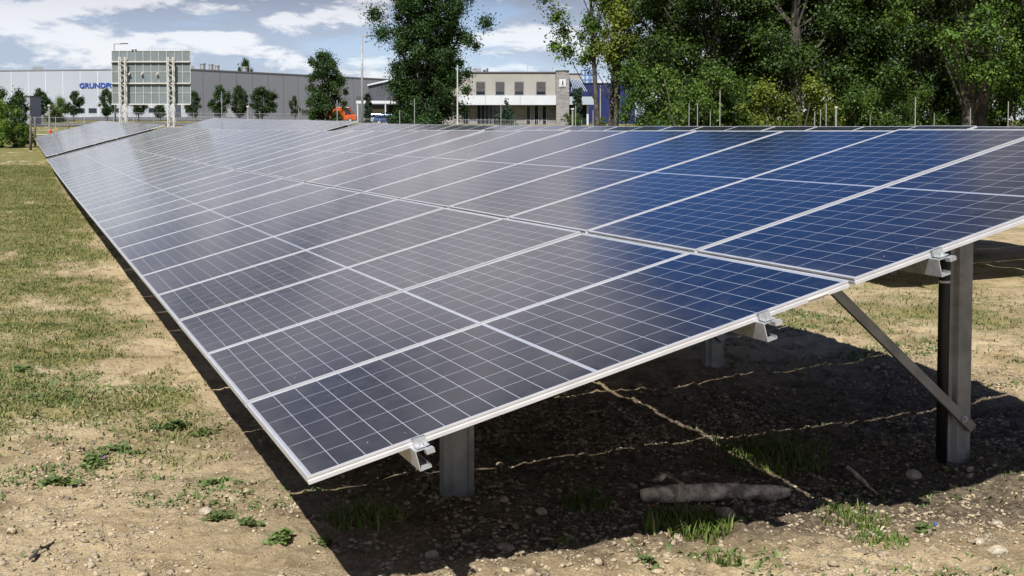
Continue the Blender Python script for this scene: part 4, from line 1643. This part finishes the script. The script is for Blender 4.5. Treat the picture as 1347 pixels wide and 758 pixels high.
x_, y_ = rand_pts(90000, -3.2, 6.0, -0.6, 4.0, stone_density, 5)
S_ = 0.0025 + 0.010 * rng.random(len(x_)) ** 4 + 0.014 * (rng.random(len(x_)) > 0.992)
P_ = np.stack([x_, y_, ground_z(x_, y_) + S_ * 0.25], -1)
sel = rng.random(len(x_)) < 0.07
tag(link('gravel', scatter_rocks(P_[sel], S_[sel], M['rock'], 6, 'gravel')), kind='stuff')
tag(link('soil_crumbs', scatter_rocks(P_[~sel], S_[~sel] * 1.15, M['clod'], 7, 'soil_crumbs')), kind='stuff')


def rock(px, py, size, label, seed, mat='rock'):
    bm = bmesh.new()
    bmesh.ops.create_icosphere(bm, subdivisions=3, radius=1)
    r_ = np.random.default_rng(seed)
    off_ = r_.random(3) * 20
    sc_ = (1.0 + 0.4 * r_.random(), 0.8 + 0.3 * r_.random(), 0.6 + 0.25 * r_.random())
    for v_ in bm.verts:
        c_ = v_.co
        n_ = float(fbm(np.array([c_.x * 1.4 + off_[0] + c_.z]), np.array([c_.y * 1.4 + off_[1] - c_.z * 0.7]), seed, 3)[0])
        k = 0.72 + 0.6 * n_
        for pl in range(5):
            pass
        v_.co = Vector((c_.x * sc_[0], c_.y * sc_[1], c_.z * sc_[2])) * (k * size)
    me = bpy.data.meshes.new('rock')
    bm.to_mesh(me)
    bm.free()
    me.materials.append(M[mat])
    o = link('rock', me)
    p_ = from_px(px, py)
    o.location = p_ + Vector((0, 0, size * 0.3))
    o.rotation_euler = (0.2, 0.1, r_.random() * 6)
    tag(o, label, 'rock', 'loose rocks on the soil')


rock(958, 687, 0.042, 'pale rock beside the grass tuft under the log', 1)
rock(712, 676, 0.027, 'pale rock in the shade right of the front post', 2)
rock(1322, 733, 0.034, 'largest pale rock at the lower right corner', 3)
rock(1297, 722, 0.022, 'smaller pale rock left of the largest one at the lower right', 4)
rock(664, 732, 0.036, 'tan rock at the lit shadow edge below the front post', 5, 'clod')
rock(566, 741, 0.028, 'grey rock in shade at the bottom, left of the tan rock', 6)
rock(265, 686, 0.026, 'pale angular rock on bare soil left of the table corner', 7)
rock(1320, 697, 0.022, 'pale rock on brown soil near the right edge', 8)
rock(1208, 633, 0.030, 'grey rock in shade left of the rear post', 9)


# blades of grass
def blades(P, H, seed, width=0.005, lean=0.6):
    r_ = np.random.default_rng(seed)
    n = len(P)
    a = r_.random(n) * 6.283
    d = np.stack([np.cos(a), np.sin(a), np.zeros(n)], -1)
    s = np.stack([-np.sin(a), np.cos(a), np.zeros(n)], -1)
    ln = lean * (0.3 + r_.random((n, 1)))
    H = H[:, None]
    up = np.array([[0, 0, 1.0]])
    w = width * (0.6 + 0.8 * r_.random((n, 1)))
    p1 = P + up * H * 0.55 + d * H * ln * 0.3
    p2 = P + up * H * (1 - 0.25 * ln) + d * H * ln
    V = np.stack([P - s * w, P + s * w, p1 + s * w * 0.8, p1 - s * w * 0.8, p2 + s * w * 0.12, p2 - s * w * 0.12], 1).reshape(-1, 3)
    b_ = 6 * np.arange(n)[:, None]
    F_ = np.concatenate([b_ + np.array([[0, 1, 2, 3]]), b_ + np.array([[3, 2, 4, 5]])], 1).reshape(-1, 4)
    return V, F_, np.repeat(r_.random(n), 2)


def grass_obj(name, P, H, seed, width, lean, mat):
    V, F_, rd = blades(P, H, seed, width, lean)
    return mesh_np(name, V, F_, mat, False, {'rnd': ('FACE', rd)})


# meadow grass: left strip, strip between the rows, thin on the bare soil
r_ = np.random.default_rng(17)
n = 950000
yy = 0.2 + 60 * r_.random(n) ** 2.1
xx = np.where(r_.random(n) < 0.72, -7.5 * r_.random(n) ** 1.1 + 0.6, 4.6 + 4.5 * r_.random(n))
vg = veg(xx, yy)
keep = r_.random(n) < np.clip(vg * 1.25 - 0.18, 0, 1)
xx, yy = xx[keep], yy[keep]
P_ = np.stack([xx, yy, ground_z(xx, yy) - 0.004], -1)
H_ = (0.018 + 0.045 * r_.random(len(xx)) ** 2) * (0.8 + 0.5 * sstep(10, 40, yy))
tag(link('meadow_grass', grass_obj('meadow_grass', P_, H_, 18, 0.0045, 1.1, M['leaf_lawn'])), kind='stuff')
# dry litter: bits of dead stalk and leaf lying flat
n = 16000
xx = -4.5 + 11 * r_.random(n)
yy = -0.6 + 11 * r_.random(n)
keep = r_.random(n) < sstep(0.45, 0.6, fbm(xx * 1.3, yy * 1.3, 71, 3))
xx, yy = xx[keep], yy[keep]
P_ = np.stack([xx, yy, ground_z(xx, yy) + 0.002], -1)
V_, F__, rd_ = blades(P_, 0.010 + 0.02 * r_.random(len(xx)) ** 2, 33, 0.003, 2.6)
tag(link('dry_litter', mesh_np('dry_litter', V_, F__, M['litter'], False, {'rnd': ('FACE', rd_)})), kind='stuff')
# low ground weeds: many tiny leaves in patches on the bare soil
n = 110000
xx = -3.2 + 9.5 * r_.random(n)
yy = -0.6 + 9 * r_.random(n)
pm = fbm(xx * 1.1, yy * 1.9, 53, 4, 0.65)
lit = sstep(0.55, 0.68, pm) * np.where((xx > 0.2) & (xx < 5.0) & (yy > 0.5), 0.35, 1.0)
keep = r_.random(n) < lit
xx, yy = xx[keep], yy[keep]
P_ = np.stack([xx, yy, ground_z(xx, yy)], -1)
tag(link('ground_weeds', grass_obj('ground_weeds', P_, 0.012 + 0.03 * r_.random(len(xx)) ** 2, 19, 0.006, 1.6, M['leaf_weed'])), kind='stuff')


def tuft(px, py, n, rad, h, label, seed, name='grass_tuft', mat='leaf_grass', width=0.004, lean=0.7, cat='grass tuft', group=None, shape=(1, 1)):
    r_ = np.random.default_rng(seed)
    c_ = from_px(px, py)
    aa = r_.random(n) * 6.283
    d = np.stack([np.cos(aa), np.sin(aa)], -1) * (r_.random((n, 1)) ** 0.7) * rad
    P = np.stack([d[:, 0], d[:, 1], ground_z(c_.x + d[:, 0], c_.y + d[:, 1]) - c_.z - 0.004], -1)
    H = h * (0.35 + 0.65 * r_.random(n))
    me = grass_obj(name, P, H, seed + 1, width, lean, M[mat])
    o = link(name, me)
    o.location = c_
    return tag(o, label, cat, group)


tuft(910, 704, 560, 0.20, 0.115, 'tall fresh grass tuft growing in front of the log', 201)
tuft(863, 708, 18, 0.05, 0.16, 'thin grass sprig left of the big tuft before the log', 202)
tuft(1128, 690, 360, 0.18, 0.06, 'spreading grass tuft at the shadow edge, lower right', 203)
tuft(1165, 718, 240, 0.14, 0.05, 'low grass tuft with a curved twig, lower right', 204)
tuft(958, 752, 60, 0.09, 0.09, 'grass blades at the very bottom below the log', 205)
tuft(480, 690, 220, 0.2, 0.11, 'shaded grass tuft left of the front post', 206)
tuft(770, 672, 150, 0.13, 0.09, 'shaded green tuft between the front post and the log', 207)
tuft(1020, 605, 520, 0.36, 0.12, 'dark grass patch in the shade behind the log', 208)
gWd = 'weeds on the bare soil'


def weed(px, py, n, rad, label, seed, flower=False, flat=0.35):
    """a sprawling plant: creeping stems with many small lobed leaves"""
    r_ = np.random.default_rng(seed)
    c_ = from_px(px, py)
    V, F_, rd = [], [], []
    arms = [(r_.random() * 6.283, rad * (0.35 + 0.75 * r_.random())) for _ in range(7)]
    for i in range(int(n * 3.2)):
        aa, al = arms[r_.integers(len(arms))]
        f0 = r_.random() ** 0.8
        st = np.array([math.cos(aa), math.sin(aa)]) * al * f0 + r_.normal(size=2) * rad * 0.10
        a = r_.random() * 6.283
        L = (0.018 + 0.030 * r_.random()) * (0.6 + rad * 3)
        el_ = -0.1 + 1.0 * r_.random()
        d = np.array([math.cos(a), math.sin(a), 0])
        s = np.array([-math.sin(a), math.cos(a), 0])
        w = L * (0.18 + 0.14 * r_.random())
        z0 = float(ground_z(c_.x + st[0], c_.y + st[1])) - c_.z + 0.003 + rad * 0.22 * r_.random() * (1.2 - f0)
        tw = 0.5 * r_.normal()
        prof = [(0, 0.12), (0.3, 0.8), (0.6, 1.0), (1.0, 0.08)]
        b_ = len(V)
        for f, ww in prof:
            p_ = np.array([st[0], st[1], z0]) + d * L * f * math.cos(el_) + np.array([0, 0, L * math.sin(el_) * (f - 0.6 * f * f) * 1.5])
            off3 = s * w * ww + np.array([0, 0, tw * w * ww])
            V += [p_ - off3, p_ + off3]
        for k in range(3):
            F_.append((b_ + 2 * k, b_ + 2 * k + 1, b_ + 2 * k + 3, b_ + 2 * k + 2))
            rd.append(r_.random())
    me = mesh_np('weed', V, F_, M['leaf_weed'], False, {'rnd': ('FACE', rd)})
    o = link('weed', me)
    o.location = c_
    tag(o, label, 'weed', gWd)
    if flower:
        mb = MB()
        bm = bmesh.new()
        bmesh.ops.create_icosphere(bm, subdivisions=2, radius=0.009)
        me = bpy.data.meshes.new('flower')
        bm.to_mesh(me)
        bm.free()
        me.materials.append(M['blue_steel'] if 'blue' in label else M['purple'])
        f_ = link('flower', me, o)
        f_.location = (rad * 0.7, -0.02, 0.03)


weed(65, 643, 60, 0.15, 'bushiest weed on the bare soil at lower left', 301)
weed(112, 616, 80, 0.11, 'flat green weed just above the bushiest one, lower left', 302, True)
weed(152, 602, 55, 0.15, 'wide green weed up the slope from the bushiest one', 303)
weed(228, 570, 80, 0.20, 'wide flat weed near the middle of the left bare soil', 304)
weed(262, 574, 30, 0.12, 'small weed touching the wide flat weed on its right', 305)
weed(280, 692, 30, 0.09, 'small bright weed below the pale angular rock', 306)
weed(372, 716, 75, 0.11, 'leafy weed at the shadow edge near the table corner', 307)
weed(318, 697, 30, 0.10, 'small weed left of the shadow edge, near the angular rock', 308)
weed(275, 645, 40, 0.10, 'flat weed left of the table corner on tan soil', 309)
weed(428, 725, 22, 0.08, 'bright green weed just inside the shadow near the corner', 310)
weed(1222, 706, 40, 0.08, 'compact weed with a blue flower at lower right', 311, True)
weed(968, 694, 16, 0.06, 'tiny leafy weed against the pale rock by the log', 312)
weed(742, 722, 16, 0.06, 'tiny weed on the lit soil at the bottom middle', 313)
weed(850, 746, 20, 0.06, 'tiny grey-green weed at the bottom edge', 314)
weed(20, 490, 170, 0.10, 'dark green weed at the left edge where soil meets grass', 315)
weed(1115, 655, 22, 0.08, 'small weed at the foot of the pale straight stick', 316)
print('objects', len(scene.objects))
